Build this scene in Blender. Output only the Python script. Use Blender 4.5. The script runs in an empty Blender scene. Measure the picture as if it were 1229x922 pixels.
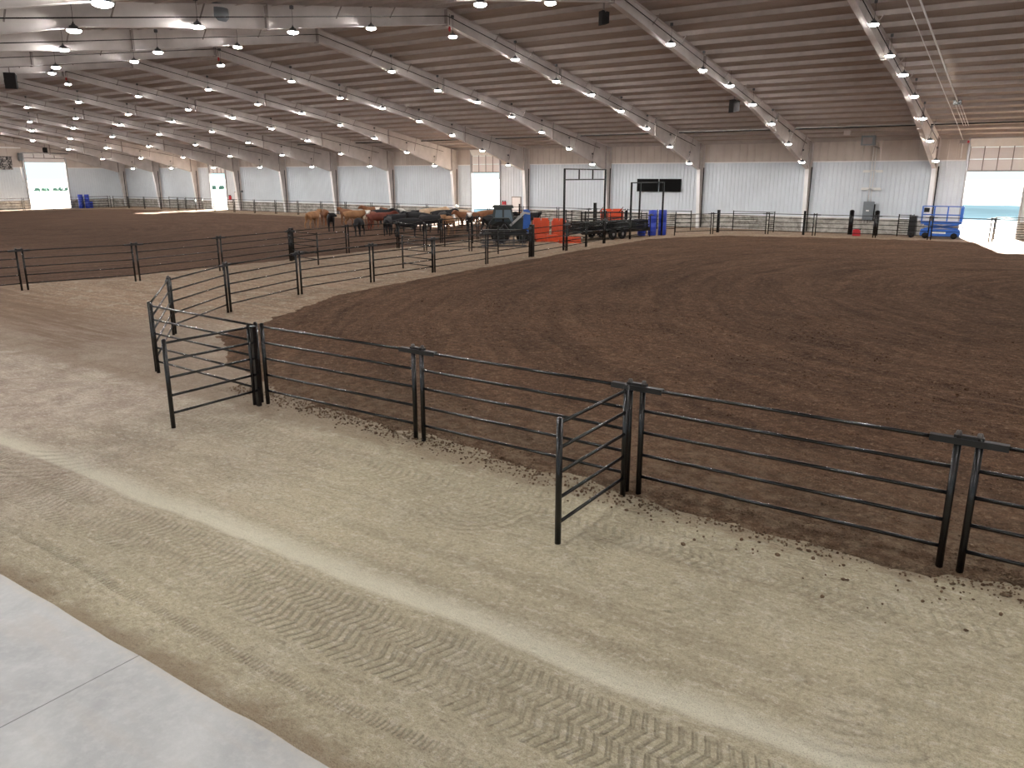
import bpy, math, random
from mathutils import Vector, Matrix
R = math.radians
random.seed(7)
sc = bpy.context.scene
C = sc.collection

# ------------------------------------------------------------------ geometry helpers
class MB:
    def __init__(s): s.v = []; s.f = []; s.sm = []
    def add(s, vs, fs, smooth=False):
        o = len(s.v); s.v += [tuple(v) for v in vs]
        for f in fs: s.f.append([i + o for i in f]); s.sm.append(smooth)
        return s
    def box(s, a, b):
        x0, y0, z0 = a; x1, y1, z1 = b
        if x0 > x1: x0, x1 = x1, x0
        if y0 > y1: y0, y1 = y1, y0
        if z0 > z1: z0, z1 = z1, z0
        return s.add([(x0,y0,z0),(x1,y0,z0),(x1,y1,z0),(x0,y1,z0),(x0,y0,z1),(x1,y0,z1),(x1,y1,z1),(x0,y1,z1)],
              [(0,3,2,1),(4,5,6,7),(0,1,5,4),(1,2,6,5),(2,3,7,6),(3,0,4,7)])
    def beam(s, p, q, w, h, up=(0,0,1)):
        # rectangular bar from p to q, w across, h along 'up'
        p = Vector(p); q = Vector(q); d = (q-p).normalized(); u = Vector(up)
        sd = d.cross(u)
        if sd.length < 1e-4: sd = d.cross(Vector((1,0,0)))
        sd.normalize(); u = sd.cross(d).normalized()
        vs = []
        for c in (p, q):
            for a, b in ((-1,-1),(1,-1),(1,1),(-1,1)): vs.append(c + sd*a*w/2 + u*b*h/2)
        return s.add(vs, [(3,2,1,0),(4,5,6,7),(0,1,5,4),(1,2,6,5),(2,3,7,6),(3,0,4,7)])
    def tube(s, p, q, r, n=8, r2=None, caps=True):
        p = Vector(p); q = Vector(q); d = (q-p).normalized()
        a = d.cross(Vector((0,0,1)) if abs(d.z) < .9 else Vector((1,0,0))).normalized(); b = d.cross(a)
        r2 = r if r2 is None else r2
        vs = []
        for c, rr in ((p, r), (q, r2)):
            for i in range(n):
                t = 2*math.pi*i/n; vs.append(c + (a*math.cos(t) + b*math.sin(t))*rr)
        s.add(vs, [(i, n+i, n+(i+1)%n, (i+1)%n) for i in range(n)], True)
        if caps:
            o = len(s.v) - 2*n
            s.f.append([o+i for i in range(n)]); s.sm.append(False)
            s.f.append([o+n+i for i in reversed(range(n))]); s.sm.append(False)
        return s
    def path(s, pts, r, n=6):
        for a, b in zip(pts[:-1], pts[1:]): s.tube(a, b, r, n)
        return s
    def lathe(s, prof, n=20, c=(0,0,0), axis='z', smooth=True):
        vs = []
        for r, z in prof:
            for i in range(n):
                t = 2*math.pi*i/n; x, y = r*math.cos(t), r*math.sin(t)
                if axis == 'z': vs.append((c[0]+x, c[1]+y, c[2]+z))
                elif axis == 'y': vs.append((c[0]+x, c[1]+z, c[2]+y))
                else: vs.append((c[0]+z, c[1]+x, c[2]+y))
        fs = []
        for k in range(len(prof)-1):
            for i in range(n):
                j = (i+1) % n
                fs.append((k*n+i, k*n+j, (k+1)*n+j, (k+1)*n+i))
        return s.add(vs, fs, smooth)
    def prism(s, poly, a, b, axis='x'):
        # poly in the plane perpendicular to axis; from a to b
        n = len(poly); vs = []
        for t in (a, b):
            for u, v in poly:
                vs.append({'x': (t, u, v), 'y': (u, t, v), 'z': (u, v, t)}[axis])
        fs = [(i, (i+1) % n, n+(i+1) % n, n+i) for i in range(n)]
        fs.append(tuple(reversed(range(n)))); fs.append(tuple(range(n, 2*n)))
        return s.add(vs, fs)
    def mesh(s, name, mat):
        me = bpy.data.meshes.new(name)
        me.from_pydata(s.v, [], s.f)
        me.polygons.foreach_set('use_smooth', s.sm)
        if mat: me.materials.append(mat)
        me.update()
        return me

def ob(name, mb, mat=None, parent=None, loc=(0,0,0), rz=0.0):
    me = mb if isinstance(mb, bpy.types.Mesh) else mb.mesh(name, mat)
    o = bpy.data.objects.new(name, me); C.objects.link(o)
    o.location = loc; o.rotation_euler = (0, 0, rz)
    if parent: o.parent = parent
    return o
def tag(o, label=None, cat=None, group=None, kind=None):
    if label: o['label'] = label
    if cat: o['category'] = cat
    if group: o['group'] = group
    if kind: o['kind'] = kind
    return o
def thing(name, label, cat, loc=(0,0,0), rz=0.0, group=None):
    o = bpy.data.objects.new(name, None); C.objects.link(o)
    o.empty_display_size = .3
    o.location = loc; o.rotation_euler = (0, 0, rz)
    return tag(o, label, cat, group)
KIDS = {}
def kids(o):
    return [c for c in bpy.data.objects if c.parent is o]
def dup(root, loc, rz=0.0, label=None, group=None):
    if root.name not in KIDS:
        KIDS[root.name] = [(c, kids(c)) for c in kids(root)]
    r = root.copy(); C.objects.link(r); r.location = loc; r.rotation_euler = (0, 0, rz)
    if label: r['label'] = label
    if group: r['group'] = group
    for c, gs in KIDS[root.name]:
        cc = c.copy(); C.objects.link(cc); cc.parent = r
        for g in gs:
            gg = g.copy(); C.objects.link(gg); gg.parent = cc
    return r
ORD = ['first','second','third','fourth','fifth','sixth','seventh','eighth','ninth','tenth','eleventh','twelfth',
       'thirteenth','fourteenth','fifteenth','sixteenth','seventeenth','eighteenth','nineteenth','twentieth',
       'twenty-first','twenty-second','twenty-third','twenty-fourth']

# ------------------------------------------------------------------ materials
class NT:
    def __init__(s, name):
        s.m = bpy.data.materials.new(name); s.m.use_nodes = True
        s.t = s.m.node_tree; s.t.nodes.clear()
        s.out = s.n('ShaderNodeOutputMaterial'); s.b = s.n('ShaderNodeBsdfPrincipled')
        s.t.links.new(s.b.outputs[0], s.out.inputs[0])
    def n(s, t): return s.t.nodes.new(t)
    def put(s, sock, v):
        if isinstance(v, bpy.types.NodeSocket): s.t.links.new(v, sock)
        else:
            if isinstance(v, (tuple, list)) and len(v) == 3 and sock.type == 'RGBA': v = (*v, 1)
            sock.default_value = v
    def math(s, op, a, b=0.0, c=0.0):
        n = s.n('ShaderNodeMath'); n.operation = op
        s.put(n.inputs[0], a); s.put(n.inputs[1], b); s.put(n.inputs[2], c); return n.outputs[0]
    def pos(s, obj=False):
        if obj: return s.n('ShaderNodeTexCoord').outputs['Object']
        return s.n('ShaderNodeNewGeometry').outputs['Position']
    def xyz(s, v):
        n = s.n('ShaderNodeSeparateXYZ'); s.put(n.inputs[0], v); return n.outputs
    def vec(s, x, y, z):
        n = s.n('ShaderNodeCombineXYZ'); s.put(n.inputs[0], x); s.put(n.inputs[1], y); s.put(n.inputs[2], z); return n.outputs[0]
    def scale(s, v, k, off=(0,0,0), rot=(0,0,0)):
        n = s.n('ShaderNodeMapping'); s.put(n.inputs['Vector'], v)
        n.inputs['Scale'].default_value = k; n.inputs['Location'].default_value = off; n.inputs['Rotation'].default_value = rot
        return n.outputs[0]
    def noise(s, v, sc_, det=4, rough=.55, dist=0.0, col=False):
        n = s.n('ShaderNodeTexNoise'); s.put(n.inputs['Vector'], v)
        n.inputs['Scale'].default_value = sc_; n.inputs['Detail'].default_value = det
        n.inputs['Roughness'].default_value = rough; n.inputs['Distortion'].default_value = dist
        return n.outputs[1 if col else 0]
    def vor(s, v, sc_, feat='F1', rnd=1.0):
        n = s.n('ShaderNodeTexVoronoi'); n.feature = feat; s.put(n.inputs['Vector'], v)
        n.inputs['Scale'].default_value = sc_; n.inputs['Randomness'].default_value = rnd
        return n.outputs[0]
    def ramp(s, f, stops):
        n = s.n('ShaderNodeValToRGB'); s.put(n.inputs[0], f); e = n.color_ramp.elements
        while len(e) < len(stops): e.new(.5)
        for k, (p, c) in enumerate(stops):
            e[k].position = p
            if isinstance(c, (int, float)): c = (c, c, c)
            e[k].color = (*c, 1)
        return n.outputs[0]
    def step(s, v, a, b):
        n = s.n('ShaderNodeMapRange'); n.interpolation_type = 'SMOOTHSTEP'; s.put(n.inputs[0], v)
        n.inputs[1].default_value = a; n.inputs[2].default_value = b; return n.outputs[0]
    def mix(s, f, a, b, mode='MIX'):
        n = s.n('ShaderNodeMix'); n.data_type = 'RGBA'; n.blend_type = mode
        s.put(n.inputs[0], f); s.put(n.inputs[6], a); s.put(n.inputs[7], b); return n.outputs[2]
    def bump(s, h, strength=1.0, dist=.02, norm=None):
        n = s.n('ShaderNodeBump'); s.put(n.inputs['Height'], h)
        n.inputs['Strength'].default_value = strength; n.inputs['Distance'].default_value = dist
        if norm is not None: s.put(n.inputs['Normal'], norm)
        return n.outputs[0]
    def fin(s, col=None, rough=None, metal=None, normal=None, spec=None):
        if col is not None: s.put(s.b.inputs['Base Color'], col)
        if rough is not None: s.put(s.b.inputs['Roughness'], rough)
        if metal is not None: s.put(s.b.inputs['Metallic'], metal)
        if normal is not None: s.put(s.b.inputs['Normal'], normal)
        if spec is not None: s.put(s.b.inputs['Specular IOR Level'], spec)
        return s.m

def paint(name, col, rough=.5, metal=0.0, var=.12, scale=3.0, spec=.5, bump=0.0):
    m = NT(name); p = m.pos(True)
    n = m.noise(p, scale, 4)
    c = m.mix(m.ramp(n, [(.3, 0.0), (.7, 1.0)]), tuple(x*(1-var) for x in col), tuple(min(1, x*(1+var)) for x in col))
    nm = m.bump(m.noise(p, scale*12, 3), bump, .01) if bump else None
    return m.fin(c, rough, metal, nm, spec)

# --- hard packed clay and sand floor
def mat_hardpack():
    m = NT('hardpack_clay'); P = m.pos(); x, y, z = m.xyz(P)
    warp = m.noise(P, .45, 3); yw = m.math('ADD', y, m.math('MULTIPLY', m.math('SUBTRACT', warp, .5), .35))
    big = m.noise(P, .30, 5, .6); mid = m.noise(P, 1.7, 5, .62, .6); fine = m.noise(P, 22, 5, .68)
    vfine = m.noise(P, 85, 3, .6)
    streak = m.noise(m.scale(m.vec(x, yw, z), (.16, 3.2, 1)), 1.0, 6, .62)
    streak2 = m.noise(m.scale(m.vec(x, yw, z), (.35, 14, 1)), 1.0, 3, .6)
    olive = m.mix(m.ramp(big, [(.35, 0.0), (.68, 1.0)]), (.45,.40,.285), (.57,.51,.36))
    pink = m.mix(m.ramp(mid, [(.3, 0.0), (.7, 1.0)]), (.38,.30,.245), (.60,.515,.435))
    alley = m.mix(m.ramp(streak, [(.32, 0.0), (.66, 1.0)]), (.22,.14,.09), (.37,.25,.17))
    # the clay changes from olive tan beside the slab to pinkish sand and then red sand down the alley
    fx = m.math('ADD', m.math('MULTIPLY', x, -1.0), m.math('MULTIPLY', m.math('SUBTRACT', big, .5), 7))
    c = m.mix(m.step(fx, 6.5, 15), olive, pink)
    fy = m.math('ADD', m.math('ADD', y, m.math('MULTIPLY', x, -.5)), m.math('MULTIPLY', m.math('SUBTRACT', mid, .5), 5))
    c = m.mix(m.step(fy, 20, 25), c, alley)
    # paler crushed dust and darker damp patches
    c = m.mix(m.math('MULTIPLY', m.ramp(mid, [(.52, 0.0), (.72, 1.0)]), .45), c, (.64,.60,.48))
    c = m.mix(m.math('MULTIPLY', m.ramp(streak, [(.30, 1.0), (.50, 0.0)]), .38), c, (.27,.22,.155))
    fleck = m.noise(m.scale(P, (1.0, 1.5, 1)), 6.5, 3, .6)
    c = m.mix(m.math('MULTIPLY', m.ramp(fleck, [(.56, 0.0), (.64, 1.0)]), .42), c, (.70,.65,.54))
    c = m.mix(m.math('MULTIPLY', m.ramp(fleck, [(.36, 1.0), (.44, 0.0)]), .30), c, (.24,.19,.14))
    c = m.mix(m.math('MULTIPLY', m.ramp(fine, [(.38, 1.0), (.50, 0.0)]), .38), c, (.21,.17,.12))
    c = m.mix(m.math('MULTIPLY', m.ramp(fine, [(.56, 0.0), (.66, 1.0)]), .45), c, (.70,.66,.54))
    flat = m.vor(m.scale(P, (1, 1.3, 1)), 1.6); c = m.mix(m.math('MULTIPLY', m.math('SUBTRACT', 1.0, m.step(m.math('ADD', flat, m.math('MULTIPLY', fine, .12)), .13, .19)), .4), c, (.56,.53,.44))
    # ridge of pale dust the blade left along the drive lane
    band = m.math('MULTIPLY', m.step(yw, 5.02, 5.12), m.math('SUBTRACT', 1.0, m.step(yw, 5.15, 5.55)))
    c = m.mix(m.math('MULTIPLY', band, .7), c, (.76,.73,.59))
    # brown arena soil spilt at the slab edge and along the fence
    nb = m.noise(P, 2.3, 4, .6, .5)
    e1 = m.math('SUBTRACT', 1.0, m.step(m.math('ADD', y, m.math('MULTIPLY', nb, .6)), 3.45, 3.75))
    c = m.mix(m.math('MULTIPLY', e1, .72), c, (.25,.185,.125))
    f1 = m.math('MULTIPLY', m.step(m.math('ADD', y, m.math('MULTIPLY', nb, 1.3)), 8.7, 9.3), m.math('SUBTRACT', 1.0, m.step(y, 11, 14)))
    c = m.mix(m.math('MULTIPLY', f1, .55), c, (.22,.15,.10))
    dm = m.math('MULTIPLY', m.math('MULTIPLY', m.step(m.math('ADD', y, m.math('MULTIPLY', x, .22)), 4.2, 5.2), m.math('SUBTRACT', 1.0, m.step(m.math('ADD', y, m.math('MULTIPLY', x, .22)), 6.3, 7.6))), m.math('SUBTRACT', 1.0, m.step(x, -20.5, -18.0)))
    c = m.mix(m.math('MULTIPLY', dm, m.ramp(m.noise(m.scale(P, (.3, 2.5, 1)), 1.3, 5, .65), [(.42, .15), (.58, .85)])), c, (.19,.12,.08))
    # curved scuffs left by turning wheels
    sn = m.noise(m.scale(P, (.55, 1.5, 1)), .9, 3, .5, 1.6)
    scuff = m.math('SUBTRACT', 1.0, m.step(m.math('ABSOLUTE', m.math('SUBTRACT', m.math('FLOORED_MODULO', m.math('MULTIPLY', sn, 14.0), 1.0), .5)), .02, .16))
    scm = m.math('MULTIPLY', scuff, m.math('MULTIPLY', m.ramp(m.noise(P, .7, 3), [(.46, 0.0), (.60, 1.0)]), m.step(y, 5.6, 6.2)))
    c = m.mix(m.math('MULTIPLY', scm, .30), c, (.26,.215,.15))
    # ---- relief
    h = m.math('MULTIPLY', m.math('SUBTRACT', mid, .5), .10)
    h = m.math('ADD', h, m.math('MULTIPLY', fine, .045)); h = m.math('SUBTRACT', h, m.math('MULTIPLY', scm, .02))
    h = m.math('ADD', h, m.math('MULTIPLY', vfine, .014))
    h = m.math('ADD', h, m.math('MULTIPLY', streak2, .035))
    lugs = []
    def tread(h, yc, hw, per, k, amp, x0=None, x1=None):
        d = m.math('ABSOLUTE', m.math('SUBTRACT', yw, yc))
        mask = m.math('SUBTRACT', 1.0, m.step(d, hw*.8, hw))
        patch = m.ramp(m.noise(P, .8, 3), [(.36, .15), (.54, 1.0)])
        ph = m.math('ADD', m.math('MULTIPLY', x, 6.2832/per), m.math('MULTIPLY', d, k))
        ph = m.math('ADD', ph, m.math('MULTIPLY', m.noise(P, 3.0, 2), 3.0))
        wv = m.math('SINE', ph); wv = m.math('SMOOTH_MAX', wv, 0.0, .3)
        v = m.math('MULTIPLY', m.math('MULTIPLY', wv, mask), m.math('MULTIPLY', patch, amp))
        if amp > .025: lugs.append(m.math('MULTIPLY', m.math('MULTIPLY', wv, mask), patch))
        return m.math('ADD', h, v)
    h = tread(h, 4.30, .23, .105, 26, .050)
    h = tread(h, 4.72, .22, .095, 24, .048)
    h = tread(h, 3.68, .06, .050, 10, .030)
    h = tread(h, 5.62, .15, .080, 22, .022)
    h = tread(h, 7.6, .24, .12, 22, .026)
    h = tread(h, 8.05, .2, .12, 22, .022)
    def rings(h, cx, cy, r0, r1, per, dx, dy, amp):
        ax = m.math('SUBTRACT', x, cx); ay = m.math('SUBTRACT', y, cy)
        rr = m.math('SQRT', m.math('ADD', m.math('MULTIPLY', ax, ax), m.math('MULTIPLY', ay, ay)))
        mk = m.math('MULTIPLY', m.step(rr, r0, r0+.12), m.math('SUBTRACT', 1.0, m.step(rr, r1-.25, r1)))
        dt = m.math('DIVIDE', m.math('ADD', m.math('MULTIPLY', ax, dx), m.math('MULTIPLY', ay, dy)), m.math('ADD', rr, .01))
        mk = m.math('MULTIPLY', mk, m.step(dt, .1, .6))
        ph = m.math('ADD', m.math('MULTIPLY', rr, 6.2832/per), m.math('MULTIPLY', m.noise(P, 2.5, 2), 5.0))
        wv = m.math('SINE', ph)
        return m.math('ADD', h, m.math('MULTIPLY', m.math('MULTIPLY', wv, mk), amp))
    h = rings(h, -5.55, 7.35, .15, .95, .115, .35, -.94, .026)
    h = rings(h, -9.3, 7.6, .3, 1.5, .14, .6, -.8, .022)
    h = rings(h, -3.1, 6.9, .5, 1.3, .15, .9, .3, .026)
    h = rings(h, -.9, 6.2, .3, 1.2, .13, .9, -.4, .028)
    h = rings(h, -12.5, 5.9, .6, 2.0, .17, .9, -.2, .03)
    # deep lug prints pressed between the ruts
    lug = m.vor(m.scale(P, (1, 1.5, 1), rot=(0,0,.3)), 3.2)
    h = m.math('SUBTRACT', h, m.math('MULTIPLY', m.math('SUBTRACT', 1.0, m.step(lug, .05, .20)), .03))
    for lg in lugs: c = m.mix(m.math('MULTIPLY', lg, .27), c, (.22,.19,.135))  # pressed lug marks; shading of the tread relief is also put into the colour
    c = m.mix(m.math('MULTIPLY', m.ramp(vfine, [(.40, 1.0), (.47, 0.0)]), .35), c, (.17,.14,.10))
    return m.fin(c, .95, 0, m.bump(h, 1.0, 1.0), .2)

def mat_tilled(name, a, b, pale, cx, cy, ky):
    m = NT(name); P = m.pos(); x, y, z = m.xyz(P)
    ax = m.math('SUBTRACT', x, cx); ay = m.math('MULTIPLY', m.math('SUBTRACT', y, cy), ky)
    r = m.math('SQRT', m.math('ADD', m.math('MULTIPLY', ax, ax), m.math('MULTIPLY', ay, ay)))
    th = m.math('ARCTAN2', ay, ax)
    w = m.noise(P, .25, 3)
    rr = m.math('ADD', r, m.math('MULTIPLY', w, 1.6))
    st = m.noise(m.vec(m.math('MULTIPLY', rr, 1.9), m.math('MULTIPLY', th, 1.6), 0.0), 1.0, 7, .72)
    lump = m.noise(P, 2.6, 4, .7, .5)
    furrow = m.noise(m.vec(m.math('MULTIPLY', rr, 5.0), m.math('MULTIPLY', th, 3.0), 2.0), 1.0, 3, .6)
    big = m.noise(P, .35, 4); cl = m.noise(P, 9, 5, .7, .4); cf = m.noise(P, 34, 4, .7)
    c = m.mix(m.ramp(st, [(.38, 0.0), (.60, 1.0)]), a, b)
    c = m.mix(m.math('MULTIPLY', m.ramp(lump, [(.40, 1.0), (.52, 0.0)]), .5), c, a)
    c = m.mix(m.math('MULTIPLY', m.ramp(lump, [(.56, 0.0), (.70, 1.0)]), .4), c, tuple(v*1.3 for v in b))
    c = m.mix(m.math('MULTIPLY', m.ramp(big, [(.4, 0.0), (.7, 1.0)]), .35), c, tuple(v*1.35 for v in b))
    c = m.mix(m.math('MULTIPLY', m.ramp(cl, [(.55, 0.0), (.68, 1.0)]), .42), c, pale)
    c = m.mix(m.math('MULTIPLY', m.ramp(cf, [(.58, 0.0), (.66, 1.0)]), .6), c, pale)
    c = m.mix(m.math('MULTIPLY', m.ramp(cf, [(.36, 1.0), (.44, 0.0)]), .7), c, tuple(v*.4 for v in a))
    c = m.mix(m.math('MULTIPLY', m.ramp(cl, [(.36, 1.0), (.47, 0.0)]), .6), c, tuple(v*.5 for v in a))
    if ky == .86:
        dy_ = m.math('SUBTRACT', 1.0, m.step(m.math('ADD', y, m.math('MULTIPLY', m.noise(P, .9, 4), 3.0)), 9.2, 14.5))
        c = m.mix(m.math('MULTIPLY', dy_, .42), c, m.mix(m.ramp(m.noise(P, 5, 5, .7), [(.4, 0.0), (.62, 1.0)]), (.12,.078,.046), (.36,.28,.19)))
    h = m.math('ADD', m.math('MULTIPLY', cl, .13), m.math('MULTIPLY', cf, .05))
    h = m.math('ADD', h, m.math('MULTIPLY', m.noise(P, 3.2, 3), .07))
    h = m.math('ADD', h, m.math('MULTIPLY', furrow, .12))
    h = m.math('ADD', h, m.math('MULTIPLY', m.vor(P, 26), -.02))
    return m.fin(c, .97, 0, m.bump(h, 1.0, 1.0), .15)

def mat_slab():
    m = NT('slab_concrete'); P = m.pos()
    x, y, z = m.xyz(P)
    n = m.noise(P, .9, 6, .62, .5); f = m.noise(P, 14, 5, .6)
    c = m.mix(m.ramp(n, [(.3, 0.0), (.7, 1.0)]), (.30,.305,.305), (.47,.475,.47))
    c = m.mix(m.math('MULTIPLY', m.ramp(f, [(.45, 0.0), (.7, 1.0)]), .25), c, (.56,.56,.55))
    s2 = m.noise(m.scale(P, (.5, 2.5, 1)), 1.2, 5, .6)
    c = m.mix(m.math('MULTIPLY', m.ramp(s2, [(.52, 0.0), (.72, 1.0)]), .35), c, (.40,.345,.29))
    # dust swept against the edge
    c = m.mix(m.math('MULTIPLY', m.step(m.math('ADD', y, m.math('MULTIPLY', f, .25)), 3.1, 3.28), .5), c, (.42,.36,.28))
    # saw cuts
    g = m.math('ABSOLUTE', m.math('SUBTRACT', m.math('FLOORED_MODULO', m.math('ADD', x, 6.02), 6.0), 3.0))
    cut = m.step(g, 2.992, 2.997)
    c = m.mix(m.math('MULTIPLY', cut, .75), c, (.10,.095,.09))
    h = m.math('SUBTRACT', m.math('MULTIPLY', f, .004), m.math('MULTIPLY', cut, .01))
    return m.fin(c, .55, 0, m.bump(h, .6, 1.0), .4)

def mat_wainscot():
    m = NT('stained_wainscot'); P = m.pos()
    n = m.noise(P, 1.6, 6, .7, .8); f = m.noise(P, 7, 4, .7)
    c = m.mix(m.ramp(n, [(.36, 0.0), (.62, 1.0)]), (.22,.20,.175), (.52,.50,.46))
    c = m.mix(m.math('MULTIPLY', m.ramp(f, [(.5, 0.0), (.7, 1.0)]), .5), c, (.62,.61,.58))
    return m.fin(c, .9)

def mat_insul():
    m = NT('insulation_blanket'); P = m.pos(); x, y, z = m.xyz(P)
    n = m.noise(m.scale(P, (.25, 1.3, 1)), 1.4, 5, .6); f = m.noise(P, 5, 4, .6)
    c = m.mix(m.ramp(n, [(.3, 0.0), (.7, 1.0)]), (.33,.27,.232), (.42,.35,.305))
    seam = m.math('ABSOLUTE', m.math('SUBTRACT', m.math('FLOORED_MODULO', x, 1.2), .6))
    c = m.mix(m.math('MULTIPLY', m.step(seam, .585, .6), .35), c, (.20,.16,.14))
    return m.fin(c, .8, 0, m.bump(f, .4, .05), .3)

def mat_upper():
    m = NT('upper_wall_liner'); P = m.pos(); x, y, z = m.xyz(P)
    n = m.noise(P, .6, 4)
    c = m.mix(m.ramp(n, [(.3, 0.0), (.7, 1.0)]), (.50,.43,.38), (.60,.53,.48))
    return m.fin(c, .7)

M = {}
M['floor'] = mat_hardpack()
M['dirt'] = mat_tilled('tilled_arena_soil', (.068,.035,.020), (.165,.092,.054), (.40,.28,.18), 3, 33, .86)
M['dirt2'] = mat_tilled('tilled_practice_soil', (.088,.047,.030), (.160,.093,.060), (.26,.18,.125), -64, 26, .9)
M['slab'] = mat_slab()
M['wainscot'] = mat_wainscot()
M['insul'] = mat_insul()
M['upper'] = mat_upper()
M['liner'] = paint('white_metal_liner', (.66,.71,.76), .45, 0, .05, .5)
M['steel'] = paint('cream_primed_steel', (.62,.575,.555), .7, 0, .10, 1.3, .25)
M['purlin'] = paint('cream_purlin_steel', (.43,.37,.335), .55, 0, .10, 2)
M['flange'] = paint('pale_column_flange', (.82,.81,.81), .5, 0, .06, 1.3)
M['splice'] = paint('dull_bolted_plate', (.30,.26,.245), .6, 0, .1, 3)
M['black'] = paint('black_powder_coat', (.0045,.0045,.005), .22, 0, .3, 8, .5, .08)
M['worn'] = paint('worn_black_steel', (.011,.011,.012), .36, .0, .4, 9, .45)
M['bolt'] = paint('dusty_bolt_steel', (.10,.09,.085), .45, .6, .2, 10)
M['door'] = paint('white_sectional_door', (.84,.80,.79), .5, 0, .04, 1)
M['track'] = paint('galvanised_track', (.42,.42,.43), .4, .7, .1, 4)
M['conduit'] = paint('pale_conduit', (.78,.77,.75), .4, .1, .05, 4)
M['greybox'] = paint('grey_enclosure', (.17,.19,.21), .5, 0, .08, 4)
M['screen'] = paint('black_screen_glass', (.002,.002,.002), .5, 0, .1, 4, .1)
M['blue'] = paint('blue_plastic', (.018,.05,.42), .4, 0, .15, 4)
M['bluepaint'] = paint('blue_machine_paint', (.03,.13,.50), .38, 0, .12, 4)
M['speaker'] = paint('black_speaker_cloth', (.02,.018,.018), .9, 0, .1, 4, .2)
M['tine'] = paint('scuffed_dark_tool_steel', (.09,.09,.10), .45, .4, .4, 6)
M['orange'] = paint('orange_plastic', (.66,.075,.015), .45, 0, .10, 4)
M['red'] = paint('red_paint', (.50,.02,.03), .4, 0, .1, 5)
M['white'] = paint('white_plastic', (.78,.78,.76), .45, 0, .04, 4)
M['rubber'] = paint('black_rubber', (.018,.017,.016), .95, 0, .3, 8, .1)
M['darkgrey'] = paint('dark_grey_cab_paint', (.035,.045,.045), .35, 0, .2, 5)
M['aluminium'] = paint('dull_aluminium', (.50,.50,.50), .35, .8, .1, 5)
M['housing'] = paint('lamp_housing_grey', (.10,.10,.105), .5, .3, .1, 9)
M['cord'] = paint('black_lamp_cord', (.02,.018,.018), 1.0, 0, .1, 4, 0.0)
M['leaf'] = paint('hazy_green_leaves', (.08,.17,.13), .9, 0, .3, 2)
def glass():
    m = NT('cab_glass'); m.b.inputs['Transmission Weight'].default_value = .0
    return m.fin((.16,.22,.27), .08, 0, None, .9)
M['glass'] = glass()
def lens():
    m = NT('led_lens'); m.b.inputs['Emission Color'].default_value = (1, .965, .93, 1)
    m.b.inputs['Emission Strength'].default_value = LAMP
    return m.fin((.9,.9,.9), .4)
LAMP = 380.0
M['lens'] = lens()
def banner():
    m = NT('banner_print'); P = m.pos()
    n = m.noise(P, 3.2, 5, .7, 1.2)
    return m.fin(m.ramp(n, [(.44, (.015,.015,.015)), (.50, (.16,.15,.15)), (.58, (.55,.52,.50))]), .6)
M['banner'] = banner()
def pale_ground():
    m = NT('sunbaked_yard'); P = m.pos(); x, y, z = m.xyz(P)
    n = m.noise(P, .15, 5)
    c = m.mix(m.ramp(n, [(.3, 0.0), (.7, 1.0)]), (.62,.58,.52), (.74,.71,.65))
    return m.fin(c, 1.0, 0, None, 0.0)
M['yard'] = pale_ground()
M['lot'] = paint('blue_grey_gravel', (.040,.066,.080), 1.0, 0, .22, .05, 0.0)
def hide(name, col, face=None, var=.25):
    m = NT(name); P = m.pos(True); x, y, z = m.xyz(P)
    n = m.noise(P, 2.2, 4)
    c = m.mix(m.ramp(n, [(.3, 0.0), (.7, 1.0)]), tuple(v*(1-var) for v in col), tuple(v*(1+var) for v in col))
    if face: c = m.mix(m.step(x, 1.02, 1.12), c, face)
    return m.fin(c, .75, 0, m.bump(m.noise(P, 30, 2), .3, .02), .3)
HIDES = {
 'tan': hide('tan_hide', (.30,.155,.075)), 'brown': hide('brown_hide', (.20,.085,.04)), 'red': hide('red_brown_hide', (.13,.035,.022)),
 'black': hide('black_hide', (.014,.013,.015)), 'blackface': hide('black_hide_white_face', (.014,.013,.015), (.75,.72,.68)),
 'redface': hide('red_hide_white_face', (.22,.07,.035), (.78,.74,.68)), 'cream': hide('cream_hide', (.48,.36,.25)),
}

# ------------------------------------------------------------------ the building
YW, YN, YR = 62.4, -2.99, 29.7            # far wall, near wall, ridge
XL, XR = -106.9, 20.0
BAY, X0 = 8.31, -7.2
ztop = lambda y: 11.25 - .1465*abs(y - YR)     # top of the roof frames

# floor of the whole hall
fl = MB().add([(XL-.5, YN-.5, 0), (XR+.5, YN-.5, 0), (XR+.5, YW+.4, 0), (XL-.5, YW+.4, 0)], [(0,1,2,3)])
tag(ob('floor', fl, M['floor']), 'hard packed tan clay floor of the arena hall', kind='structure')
# concrete slab in the corner, edge slightly ragged
sl = MB(); top = []
xs = [XR - i*.25 for i in range(int((XR-XL)/.25)+1)]
for x in xs: top.append((x, 3.10 + random.uniform(-.012, .012)))
n = len(xs)
vs = [(x, y, .03) for x, y in top] + [(x, YN, .03) for x in xs] + [(x, y+.01, -.05) for x, y in top]
sl.add(vs, [(i, i+1, n+i+1, n+i) for i in range(n-1)] + [(2*n+i, 2*n+i+1, i+1, i) for i in range(n-1)])
tag(ob('concrete_slab', sl, M['slab']), 'smooth grey concrete slab with a saw cut joint at lower left', kind='structure')

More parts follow.
